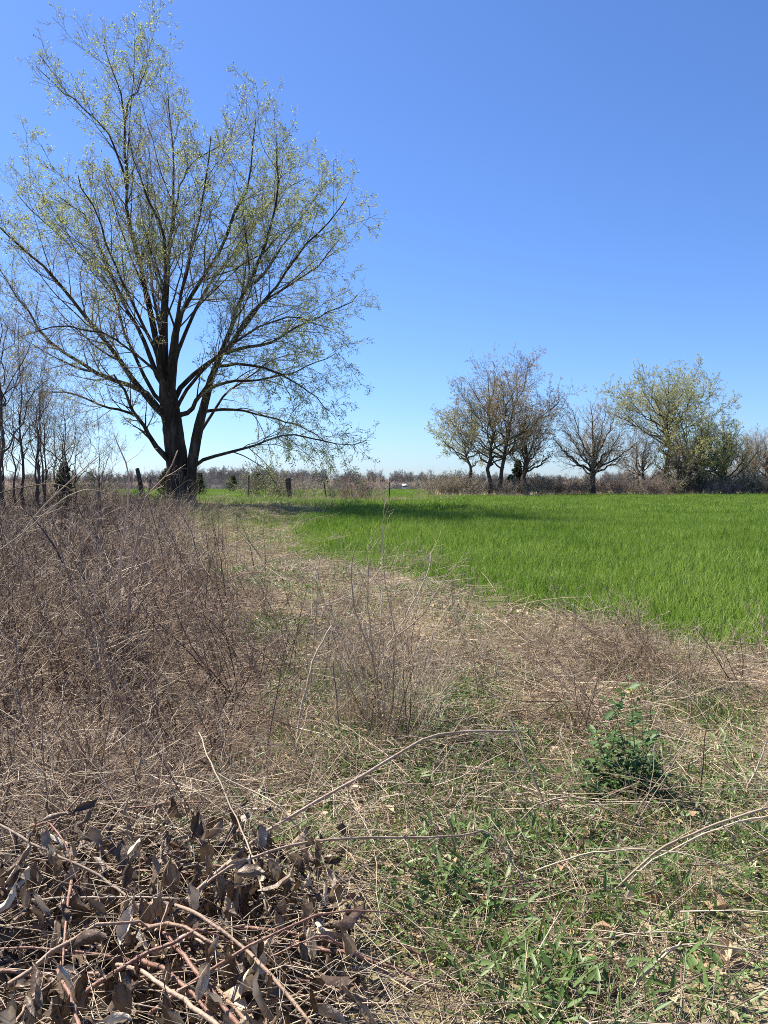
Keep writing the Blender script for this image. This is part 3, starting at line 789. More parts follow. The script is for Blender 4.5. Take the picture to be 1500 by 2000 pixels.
SH = [shrub_mesh(k, 1.9, 2.4, 24, 'brush', 7, 4, .010) for k in range(3)]
SHR = [shrub_mesh(10 + k, 1.7, 2.2, 26, 'redbrush', 7, 4, .010) for k in range(2)]
SHG = [shrub_mesh(20 + k, 1.9, 2.2, 22, 'brush', 7, 4, .010, leaf=('vine', 1, .07, .14)) for k in range(2)]
# along the far field edge under the trees
px = 848
k = 0
while px < 1580:
    D = 71.5 + rng.uniform(-1.2, 4.5) + (px > 1100) * 1.0
    x = (px - 750) / F * D
    mp = [SH[k % 3], SHR[k % 2], SH[(k + 1) % 3], SHG[k % 2]][int(rng.integers(0, 4))]
    tone = 'reddish-brown leafless' if mp in SHR else ('greenish budding' if mp in SHG else 'grey-brown leafless')
    wh = next(w for lim, w in ((885, 'left of the leaning tree at the far field edge'), (940, 'at the foot of the leaning yellowish tree'), (1000, 'at the foot of the tall reddish tree'), (1060, 'under the small dark tree'), (1120, 'between the small dark tree and the bare round tree'), (1190, 'under the bare round tree'), (1265, 'under the small grey tree'), (1330, 'below the pale green vase-shaped tree'), (1400, 'at the foot of the olive willow'), (1460, 'between the willow and the right-hand wood'), (9999, 'in front of the right-hand wood')) if px < lim)
    place_shrub('brush_shrub', mp, x, D, rng.uniform(.7, 1.3), tone + ' shrub ' + wh, 'shrubs along the far field edge')
    px += rng.uniform(7, 15); k += 1
# shrubs along the fence line
for px, D, s, mp, lab in [(515, 50.5, .95, SHG[0], 'greenish shrub behind the fence, between the two dark posts'),
                          (548, 51, .7, SH[1], 'thin brown shrub leaning on the vine-covered post'),
                          (600, 51, .75, SH[0], 'sparse brown shrub by the fence, left of the leaning thin post'),
                          (690, 50, .95, SHR[0], 'dense reddish-brown bush at the fence, right of the thin leaning post'),
                          (668, 51, .6, SH[2], 'small brown shrub touching the dense reddish bush from the left'),
                          (722, 52, .72, SH[1], 'small brown shrub touching the dense reddish bush from the right'),
                          (150, 34, .8, SHG[1], 'greenish shrub behind the dry weeds, left of the leaning wooden post'),
                          (105, 31, .85, SHG[0], 'vine-green shrub at the foot of the left grove'),
                          (60, 28, .85, SH[2], 'brown shrub at the foot of the left grove'),
                          (15, 26, .85, SHR[1], 'reddish shrub at the left edge under the grove'),
                          (210, 42, .6, SHG[1], 'small greenish shrub just left of the leaning wooden post')]:
    place_shrub('fence_shrub', mp, (px - 750) / F * D, D, s * (1.3 if px > 400 else 1.0), lab, 'shrubs along the fence')

def cedar(px, D, h, w, label, seed, group='small dark cedars'):
    global rng
    keep = rng; rng = np.random.default_rng(900 + seed)
    x = (px - 750) / F * D; z = float(H(x, D))
    root = thing('cedar_tree', label, 'tree', (x, D, z), group)
    P = np.array([[0, 0, -.05], [0, 0, h * .5], [.03 * h, 0, h]]); Geo().tubes(resample(P, 6), np.linspace(.05, .01, 6) * h * .6, 6).build('trunk', M['greybark'], root)
    n = int(260 * h / 2)
    t = rng.random(n) ** .8; a = rng.random(n) * 6.28
    tr = resample(P, 20); B = tr[(t * 19).astype(int)]
    L = w * .5 * (1.05 - t) ** .7 * rng.uniform(.6, 1.15, n)
    d = unit(np.stack([np.cos(a), np.sin(a), rng.uniform(.2, .9, n)], 1))
    Q = np.stack([B, B + d * L[:, None] * .55, B + d * L[:, None] + np.array([0, 0, .05])], 1)
    g = Geo()
    C, D_ = bud_points(Q, 14)
    Ls = rng.uniform(.05, .12, len(C)) * max(1, h / 2)
    g.leaves(C, D_, Ls, Ls * .5)
    g.tubes(Q, np.tile(np.array([[.012, .008, .004]]), (n, 1)), 3)
    g.build('foliage', M['cedar'], root, kind='stuff')
    rng = keep
cedar(327, 37.8, 1.55, 1.7, 'low dark cedar bush against the left foot of the big maple', 1)
cedar(390, 74, 2.1, 1.7, 'lone dark cedar far behind the fence, right of the maple trunk', 2)
cedar(455, 92, 1.9, 2.4, 'dark cedar far out in the field, between maple and first post', 3)
cedar(505, 96, 2.2, 3.0, 'dark cedar far out in the field, behind the greenish fence shrub', 4)
cedar(1010, 76, 3.4, 2.0, 'dark green cedar between the reddish tall tree and the dark small tree', 5)
cedar(123, 27, 1.9, 1.0, 'small dark evergreen in the grove, nearest the maple', 6)
cedar(996, 74, 2.0, 1.8, 'low dark cedar bush at the foot of the reddish tall tree', 7)

# ------------------------------------------------------------------ far woods, beyond the rise
def far_woods():
    ms = []
    for k in range(4):
        global rng
        keep = rng; rng = np.random.default_rng(1500 + k)
        g = Geo(); h = 8.0; w = 7.0
        P = np.array([[[a_, b_, -.2], [a_ * 1.5, b_ * 1.5, 2.5], [a_ * 1.9 + .2, b_ * 1.9, 5.0], [a_ * 2.2 + .2, b_ * 2.2, 7.2]] for a_, b_ in ((0, 0), (1.3, .6), (-1.2, .9), (.2, -1.5), (-.7, -1.1))]); P[1:, :, 2] *= rng.uniform(.35, .85, 4)[:, None]; R = np.tile(np.array([[.17, .13, .08, .03]]), (5, 1))
        g.tubes(P, R, 4)
        P1, R1, _ = spawn(P, R, 11, .08, 1, (25, 60), lambda l, t: .42 * l * (1.25 - .6 * t), 5, .5, .12, (0, 0, .08), .05)
        g.tubes(P1, R1, 3)
        P2, R2, _ = spawn(P1, R1, 9, .2, 1, (25, 60), lambda l, t: .45 * l, 3, .6, .12, (0, 0, .08), .035)
        g.tubes(P2, R2, 3)
        P3, R3, _ = spawn(P2, R2, 4, .2, 1, (25, 60), lambda l, t: .6 * l, 3, .7, .12, (0, 0, .08), .028)
        g.tubes(P3, R3, 3)
        ms.append(g.mesh('far_tree', M['farwood']))
        rng = keep
    pts, sc = [], []
    for D0, n, hs in ((212, 330, .42), (228, 330, .50), (250, 320, .62), (280, 300, .74), (310, 260, .84), (900, 300, 1.5), (960, 300, 1.7)):
        a = np.linspace(-.85, .85, n) + rng.normal(0, .01, n)
        D = D0 + rng.normal(0, 11, n) + 12 * np.sin(a * 9)
        x, y = D * np.sin(a), D * np.cos(a)
        pts.append(np.stack([x, y, H(x, y) - .1], 1)); sc.append(hs * rng.uniform(.55, 1.15, n) * (.55 + .75 * vnoise(a * 14, a, 1, 4)))
    pts = np.concatenate(pts); sc = np.concatenate(sc)
    rot = np.zeros((len(pts), 3)); rot[:, 2] = rng.random(len(pts)) * 6.28
    scatter('far_woods', 'long low band of leafless grey-brown woods along the horizon', 'woods', ms, pts, rot, sc)
far_woods()

# far farm buildings
def far_house(px, D, w, h, depth, label, wall, zoff=0.0, roof='roofgrey'):
    x = (px - 750) / F * D; z = float(H(x, D)) + zoff
    root = thing('farm_building', label, 'building', (x, D, z))
    g = Geo(); hw, hd = w / 2, depth / 2
    V = [(-hw, -hd, -1.5), (hw, -hd, -1.5), (hw, hd, -1.5), (-hw, hd, -1.5), (-hw, -hd, h), (hw, -hd, h), (hw, hd, h), (-hw, hd, h), (-hw, 0, h + depth * .28), (hw, 0, h + depth * .28)]
    g.add(V, [(0, 1, 5, 4), (1, 2, 6, 5), (2, 3, 7, 6), (3, 0, 4, 7)], [(4, 7, 8), (5, 9, 6)])
    g.build('wall', M[wall], root)
    g = Geo(); o = .06 * w; t = .15; hp = h + depth * .28
    for s in (-1, 1):
        b = len(g.V) * 0
        V = [(-hw - o, s * (hd + o), h - .2), (hw + o, s * (hd + o), h - .2), (hw + o, 0, hp + .03), (-hw - o, 0, hp + .03)]
        V2 = [(a, b_, c + t) for a, b_, c in V]
        g.add(V + V2, [(0, 1, 2, 3), (4, 5, 6, 7), (0, 1, 5, 4), (1, 2, 6, 5), (2, 3, 7, 6), (3, 0, 4, 7)])
    g.build('roof', M[roof], root)
    for kx in (-.25, .22):
        g = Geo(); a = kx * w
        g.add([(a - .6, -hd - .04, h * .35), (a + .6, -hd - .04, h * .35), (a + .6, -hd - .04, h * .78), (a - .6, -hd - .04, h * .78), (a - .6, -hd + .02, h * .35), (a + .6, -hd + .02, h * .35), (a + .6, -hd + .02, h * .78), (a - .6, -hd + .02, h * .78)], [(0, 1, 2, 3), (0, 1, 5, 4), (1, 2, 6, 5), (2, 3, 7, 6), (3, 0, 4, 7)])
        g.build('window', M['glass'], root)
far_house(436, 190, 5, 1.8, 5, 'low grey-roofed farmhouse far off, seen just right of the maple trunk', 'greywall', 0.6)
far_house(790, 235, 1.1, .8, 1.2, 'tiny white shed in front of the far woods, left of the tall reddish tree', 'whitewall', 4.2, 'whitewall')

# ------------------------------------------------------------------ wire fence
def fence():
    b = FENCE[0]
    root = thing('wire_fence', 'old wire fence on dark steel posts running behind the big maple', 'fence', (0, 0, 0))
    posts = [(383, 42.5, 1.75, 0, .035), (485, 48, 1.55, .02, .06), (638, 50, 1.55, -.14, .038), (292, 43.2, 1.2, .05, .03), (565 - 4, 49.3, 1.3, .02, .05), (760, 51.5, 1.3, .03, .03), (215, 42, 1.2, 0, .03), (150, 41.5, 1.3, 0, .03)]
    for px, D, h, ln, r in posts:
        x = (px - 750) / F * D; z = float(H(x, D))
        g = Geo()
        n = 7; hh = np.linspace(-.15, h, n)
        P = np.stack([x + ln * hh, np.full(n, D), z + hh], 1)
        g.tubes(P, np.full(n, r) * (1 + .1 * rng.random(n)), 6, cap=True)
        if r < .04:   # T-shaped flange of a steel post
            g.add([P[0] + (-.028, -.03, 0), P[0] + (.028, -.03, 0), P[-1] + (.028, -.03, 0), P[-1] + (-.028, -.03, 0), P[0] + (-.028, -.036, 0), P[0] + (.028, -.036, 0), P[-1] + (.028, -.036, 0), P[-1] + (-.028, -.036, 0)], [(0, 1, 2, 3), (4, 5, 6, 7), (0, 1, 5, 4), (2, 3, 7, 6), (0, 3, 7, 4), (1, 2, 6, 5)])
        g.build('fence_post', M['steel'] if r < .04 else M['post'], root)
    xs = np.linspace(FENCE[0][0], FENCE[-1][0], 70); ys = fence_y(xs)
    for hgt in (.12, .28, .46, .68, .92, 1.18):
        zz = H(xs, ys) + hgt + .03 * np.sin(xs * 1.9 + hgt * 9)
        Geo().tubes(np.stack([xs, ys, zz], 1), np.full(70, .0035), 4).build('wire', M['wire'], root)
    g = Geo()
    xv = np.arange(FENCE[0][0], FENCE[-1][0], .3); yv = fence_y(xv); zb = H(xv, yv)
    P = np.stack([np.stack([xv, yv, zb + .12], 1), np.stack([xv, yv, zb + .5], 1), np.stack([xv, yv, zb + .92], 1)], 1)
    g.tubes(P, np.full(P.shape[:2], .003), 3)
    g.build('mesh_wire', M['wire'], root, kind='stuff')
fence()

def rough_post(name, label, pix, D, w0, w1, mat, category):
    pts = [at(px, py, D) for px, py in pix]
    base = pts[0].copy(); base[2] = float(H(base[0], D)) - .1
    pts[0] = base + np.array([0, 0, 0])
    root = thing(name, label, category, base)
    P = resample(pts, 14); W = np.linspace(w0, w1, 14) * D / F / 2
    g = Geo(); ridged(g, P - base, W, sides=10, amp=.1, seed=1.7)
    top = g.n - 10
    c = P[-1] - base + np.array([0, 0, .03]); g.add([c], None, None); ci = g.n - 1
    g.T.append(np.array([(top + i, top + (i + 1) % 10, ci) for i in range(10)]))
    g.build('post', mat, root)
    return root
r_ = rough_post('wooden_post', 'leaning broken wooden post standing left of the maple trunk', [(279, 980), (277, 962), (273, 940), (268, 915)], 34.5, 12, 7, M['post'], 'post')
r_ = rough_post('wooden_post', 'dark stubby post overgrown with vines at the fence', [(566, 982), (565, 965), (563, 948), (562, 934)], 48.6, 9, 12, M['post'], 'post')
vt = Geo(); n = 26
a = rng.random(n) * 6.28
d = np.stack([np.cos(a) * .5, np.sin(a) * .3, rng.uniform(.1, .9, n)], 1)
B = np.stack([np.zeros(n), np.zeros(n), rng.uniform(.3, 1.5, n)], 1)
Q = np.stack([B, B + d * .25, B + d * np.array([.6, .6, .25])], 1)
vt.tubes(Q, np.tile([[.012, .01, .006]], (n, 1)), 3)
vt.build('vine', M['twig'], r_, kind='stuff')

# ------------------------------------------------------------------ wheat
def wheat_tuft(seed, half, n, h, w, seg):
    global rng
    keep = rng; rng = np.random.default_rng(2000 + seed)
    B = np.stack([rng.uniform(-half, half, n), rng.uniform(-half, half, n), np.full(n, -.02)], 1)
    lean = rng.normal(0, .28, (n, 3)); lean[:, 2] = 1
    me = Geo().blades(B, lean, h * rng.uniform(.6, 1.15, n), w * rng.uniform(.7, 1.2, n), rng.normal(0, .45, n), seg).mesh('wheat_tuft', M['wheat'])
    rng = keep
    return me
def build_wheat():
    near = [wheat_tuft(k, .2, 54, .28, .0125, 3) for k in range(5)]
    mid = [wheat_tuft(10 + k, .42, 190, .29, .015, 2) for k in range(4)]
    far = [wheat_tuft(20 + k, 1.0, 420, .32, .036, 2) for k in range(4)]
    for nm, ms, (a, b), s, lab in (('wheat', near, (4, 15), .26, 'near band of bright green young wheat along its ragged edge'), ('wheat', mid, (15, 33), .6, 'middle band of green young wheat reaching the tree shadow'), ('wheat', far, (33, 98), 1.35, 'far stretch of green young wheat below the distant trees')):
        x, y = jgrid(-8, 62, a, b, s)
        k = wheat_mask(x, y) & inview(x, y, 3) & (y >= a) & (y < b)
        # thinner along the near edge
        edge = wheat_mask(x - .25 * np.sign(x + .01), y - .45)
        k &= edge | (rng.random(len(x)) < .55)
        x, y = x[k], y[k]
        rot = np.zeros((len(x), 3)); rot[:, 2] = rng.random(len(x)) * 6.28
        sc = (.66 + .42 * vnoise(x, y, .5, 8) + .22 * vnoise(x, y, 1.9, 9)) * rng.uniform(.8, 1.15, len(x))
        scatter(nm, lab, 'wheat', ms, np.stack([x, y, H(x, y)], 1), rot, sc)
    # meadow beyond the fence
    x, y = jgrid(-70, 6, 43, 112, 1.9)
    k = (y > fence_y(x) + 1.2) & inview(x, y, 3)
    k &= ~((x > 1.5) & (y < 60))
    x, y = x[k], y[k]
    rot = np.zeros((len(x), 3)); rot[:, 2] = rng.random(len(x)) * 6.28
    scatter('meadow_grass', 'short green grass of the field beyond the wire fence', 'grass', far, np.stack([x, y, H(x, y) - .05], 1), rot, rng.uniform(.7, .95, len(x)))
build_wheat()

# ------------------------------------------------------------------ ground cover templates
def with_rng(seed, f):
    global rng
    keep = rng; rng = np.random.default_rng(seed)
    r = f(); rng = keep
    return r
def straw_patch(mat, n=90, half=.4, L=(.10, .34), w=.0035, zmax=.05, tubes=False):
    def f():
        B = np.stack([rng.uniform(-half, half, n), rng.uniform(-half, half, n), rng.random(n) ** 2 * zmax + .004], 1)
        a = rng.random(n) * 6.28
        D = np.stack([np.cos(a), np.sin(a), rng.normal(0.02, .12, n)], 1)
        Ls = rng.uniform(*L, n)
        g = Geo()
        if tubes:
            K = 4; P = np.empty((n, K, 3)); P[:, 0] = B; d = D; p = B
            for i in range(1, K):
                d = unit(d + rng.normal(0, .16, (n, 3)) * np.array([1, 1, .35])); p = p + d * (Ls / (K - 1))[:, None]; p[:, 2] = np.maximum(p[:, 2], .004); P[:, i] = p
            g.tubes(P, np.linspace(1, .5, K)[None] * (w * .5 * rng.uniform(.6, 1.5, n))[:, None], 3)
        else:
            g.blades(B, D, Ls, w * rng.uniform(.7, 1.6, n), rng.normal(0, .3, n), 2)
        return g.mesh('straw_patch', M[mat])
    return f
STRAW = [with_rng(3000 + k, straw_patch('straw')) for k in range(3)] + [with_rng(3010 + k, straw_patch('greystraw', 80, .4, (.12, .42), .0036, .07, True)) for k in range(3)]
TWIGS = [with_rng(3020 + k, straw_patch('weed', 40, .45, (.2, .7), .0042, .12, True)) for k in range(4)]

def grass_tuft(n, r, h, w, mat, lean=.5, seg=3):
    def f():
        a = rng.random(n) * 6.28; q = np.sqrt(rng.random(n)) * r
        B = np.stack([np.cos(a) * q, np.sin(a) * q, np.full(n, -.01)], 1)
        D = np.stack([np.cos(a) * lean * rng.random(n), np.sin(a) * lean * rng.random(n), np.ones(n)], 1) + rng.normal(0, .2, (n, 3))
        return Geo().blades(B, D, h * rng.uniform(.5, 1.15, n), w * rng.uniform(.7, 1.2, n), rng.normal(0, .6, n), seg).mesh('grass_tuft', M[mat])
    return f
TUFT = [with_rng(3100 + k, grass_tuft(36, .12, .15, .0065, 'grass')) for k in range(4)]
DRYTUFT = [with_rng(3120 + k, grass_tuft(30, .10, .26, .005, 'straw', .9)) for k in range(3)]
def herb_patch(n, r, L, W, mat, zr=.05):
    def f():
        a = rng.random(n) * 6.28; q = np.sqrt(rng.random(n)) * r
        C = np.stack([np.cos(a) * q, np.sin(a) * q, .005 + rng.random(n) * zr], 1)
        D = np.stack([np.cos(a + rng.normal(0, 1, n)), np.sin(a + rng.normal(0, 1, n)), rng.uniform(.0, .9, n)], 1)
        Ls = L * rng.uniform(.6, 1.2, n)
        return Geo().leaves(C, D, Ls, Ls * W, up=(0, 0, 1), fold=.18).mesh('herb_patch', M[mat])
    return f
HERB = [with_rng(3140 + k, herb_patch(150, .17, .024, .62, 'herb', .06)) for k in range(3)] + [with_rng(3150 + k, herb_patch(60, .15, .075, .17, 'herb', .06)) for k in range(3)]
def leaf_bits(n):
    def f():
        C = np.stack([rng.uniform(-.4, .4, n), rng.uniform(-.4, .4, n), .006 + rng.random(n) * .03], 1)
        a = rng.random(n) * 6.28
        D = np.stack([np.cos(a), np.sin(a), rng.normal(0, .25, n)], 1); Ls = rng.uniform(.02, .07, n)
        return Geo().leaves(C, D, Ls, Ls * .6, up=(0, 0, 1), fold=.3).mesh('leaf_bits', M['paleleaf'])
    return f
BITS = [with_rng(3160 + k, leaf_bits(26)) for k in range(3)]

def ground_scatter(name, label, cat, ms, keepf, dens, y0, y1, sc=(.8, 1.2), zoff=0.0, tilt=.12, x0=-20, x1=20, grow=0.0):
    s = 1 / math.sqrt(dens)
    X, Y = [], []
    bands = [(y0, min(y1, 8), s), (8, min(y1, 18), s * 1.5), (18, y1, s * 2.2)]
    S = []
    for i, (a, b, st) in enumerate(bands):
        if b <= a: continue
        a = max(a, y0)
        x, y = jgrid(max(x0, -.56 * b - 1.5), min(x1, .56 * b + 1.5), a, b, st)
        X.append(x); Y.append(y); S.append(np.full(len(x), 1 + i * .45))
    x = np.concatenate(X); y = np.concatenate(Y); sm = np.concatenate(S)
    bare = np.hypot(x - 1.07, (y - 2.33) * .9) < .22 + .1 * vnoise(x, y, 4, 40)
    k = inview(x, y, .9) & (rng.random(len(x)) < keepf(x, y) * np.where(bare, .3, 1)) & ~pile(x, y)
    x, y, sm = x[k], y[k], sm[k]
    rot = np.stack([rng.normal(0, tilt, len(x)), rng.normal(0, tilt, len(x)), rng.random(len(x)) * 6.28], 1)
    scatter(name, label, cat, ms, np.stack([x, y, H(x, y) + zoff], 1), rot, rng.uniform(*sc, len(x)) * sm)

# green spots named from the photograph
SPOTS = [gp(*p) + (r,) for p, r in [((870, 1395), .42), ((955, 1455), .5), ((1080, 1520), .5), ((1000, 1530), .4), ((1170, 1540), .55), ((1150, 1640), .45), ((980, 1660), .4), ((1060, 1690), .45), ((1440, 1690), .45), ((1480, 1650), .4), ((1340, 1905), .30), ((1140, 1945), .3), ((1040, 1920), .25), ((900, 1500), .4), ((690, 1490), .35), ((530, 1240), .5), ((560, 1330), .4), ((620, 1360), .4), ((470, 1405), .3), ((480, 1140), .7), ((640, 1340), .4), ((1370, 1390), .35), ((780, 1560), .3), ((1260, 1730), .3), ((1390, 1850), .3), ((1290, 1640), .3), ((740, 1650), .25), ((1190, 1850), .25)]]
def spot(x, y):
    m = np.zeros_like(x)
    for sx, sy, r in SPOTS:
        m = np.maximum(m, 1 - np.hypot((x - sx), (y - sy) * .8) / (r * 1.5))
    return np.clip(m * 1.8, 0, 1)
def notwheat(x, y): return ~wheat_mask(x, y - .25)
def open_(x, y): return (x > thicket_edge(y) - .3) & notwheat(x, y)
def pile(x, y): return (x < np.interp(y, [1.6, 2.2, 2.6, 2.95], [-.02, -.1, -.28, -.5])) & (y < 2.95) & (x > -2.6)

ground_scatter('straw_litter', 'pale dry straw and stems lying flat over the ground', 'litter', STRAW, lambda x, y: np.where(open_(x, y), np.where(y > 24, .25 * (y < 34), np.clip(.2 + 1.6 * (vnoise(x, y, 1.1, 41) - .2), .15, .95)), .06 * notwheat(x, y) * (y < 9)), 14, 1.5, 34)
ground_scatter('twig_litter', 'tangle of thin grey-brown twigs lying on the ground', 'twigs', TWIGS, lambda x, y: (notwheat(x, y) * np.where(y < 9, .7, .18) * (y < 20) * (.35 + .65 * vnoise(x, y, .8, 9))), 8, 1.5, 20)
ground_scatter('leaf_litter', 'small pale bits of broken leaves between the weeds', 'litter', BITS, lambda x, y: open_(x, y) * .5 * (y < 9), 5, 1.5, 9)
ground_scatter('grass', 'scattered short green grass tufts on the strip beside the wheat', 'grass', TUFT, lambda x, y: np.clip(open_(x, y) * (.05 + 1.2 * spot(x, y) + np.where((y > 19) & (y < 50), .55, 0) + np.where(y > 7, .4 * (vnoise(x, y, .6, 12) > .55), 0)), 0, 1) * (y < fence_y(x)), 22, 1.6, 50, (.7, 1.25))
ground_scatter('ground_herbs', 'low green herbs and clover in patches on the ground', 'ground cover', HERB, lambda x, y: np.clip(open_(x, y) * (.04 + 1.0 * spot(x, y) + .45 * (vnoise(x, y, .9, 13) > .62)), 0, 1) * (y < 20), 26, 1.6, 20, (.7, 1.3))
ground_scatter('dry_grass', 'dry tan grass tufts in the strip between weeds and wheat', 'dry grass', DRYTUFT, lambda x, y: open_(x, y) * np.where(y > 3.5, .30 + .35 * (vnoise(x, y, .7, 14) > .5), .08) * np.where(y > 22, .3, 1), 9, 2, 34, (.7, 1.3))
# dry strip below the fence
x, y = jgrid(-12, 4.5, 40, 54, .42)
k = (np.abs(y - fence_y(x) + .6) < 1.8) & (rng.random(len(x)) < np.where(x > -5, .95, .4)); x, y = x[k], y[k]
rot = np.stack([rng.normal(0, .2, len(x)), rng.normal(0, .2, len(x)), rng.random(len(x)) * 6.28], 1)
scatter('dry_grass', 'strip of tall dry tan grass along the foot of the fence', 'dry grass', DRYTUFT, np.stack([x, y, H(x, y)], 1), rot, rng.uniform(1.2, 2.4, len(x)))
x, y = jgrid(3, 62, 62, 76, .6)
edge_y = np.interp(x, [3.6, 8, 15, 30, 60], [62, 64, 67, 70, 74])
k = (y > edge_y) & (y < edge_y + 2.2); x, y = x[k], y[k]
rot = np.stack([rng.normal(0, .15, len(x)), rng.normal(0, .15, len(x)), rng.random(len(x)) * 6.28], 1)
scatter('dry_grass', 'fringe of tall pale dry grass between the wheat and the far trees', 'dry grass', DRYTUFT, np.stack([x, y, H(x, y)], 1), rot, rng.uniform(1.6, 3.2, len(x)))

# ------------------------------------------------------------------ the dry weed thicket
def weed_plant(mat='weed', n=4, h=1.0, lean=-.35, sub=13, sub2=5, rr=1.0):
    def f():
        g = Geo()
        B = np.stack([rng.normal(0, .07, n), rng.normal(0, .07, n), np.full(n, -.03)], 1)
        d = unit(np.stack([lean + rng.normal(0, .35, n), rng.normal(0, .28, n), np.ones(n)], 1))
        L = h * rng.uniform(.6, 1.15, n); K = 7
        P = np.empty((n, K, 3)); P[:, 0] = B; p = B
        for i in range(1, K):
            d = unit(d + rng.normal(0, .07, (n, 3)) + np.array([lean * .06, 0, -.02])); p = p + d * (L / (K - 1))[:, None]; P[:, i] = p
        R = np.linspace(1, .35, K)[None] * (.0036 * rr * rng.uniform(.7, 1.3, n))[:, None]
        g.tubes(P, R, 4, tint=rng.random(n) * .5)
        P1, R1, _ = spawn(P, R, sub, .22, 1, (30, 65), lambda l, t: .40 * l * (1.2 - .65 * t), 4, .6, .10, (0, 0, .04), .0013 * rr)
        g.tubes(P1, R1, 3)
        P2, R2, _ = spawn(P1, R1, sub2, .2, 1, (30, 70), lambda l, t: .42 * l, 3, .7, .16, (0, 0, .03), .0009 * rr)
        g.tubes(P2, R2, 3)
        return g.mesh('weed_plant', M[mat])
    return f
WEED = [with_rng(4000 + k, weed_plant(h=1.0 + .1 * (k % 3), lean=-.3 + .12 * (k % 4), rr=2.3, sub=8, sub2=3)) for k in range(7)]
WEEDFAR = [with_rng(4020 + k, weed_plant(h=.95, n=5, lean=-.2, sub=9, sub2=3, rr=3.6)) for k in range(4)]
FLAT = [with_rng(4030 + k, weed_plant(h=.9, n=6, lean=-1.6 if k % 2 else 1.4, sub=7, sub2=3, rr=1.9)) for k in range(4)]

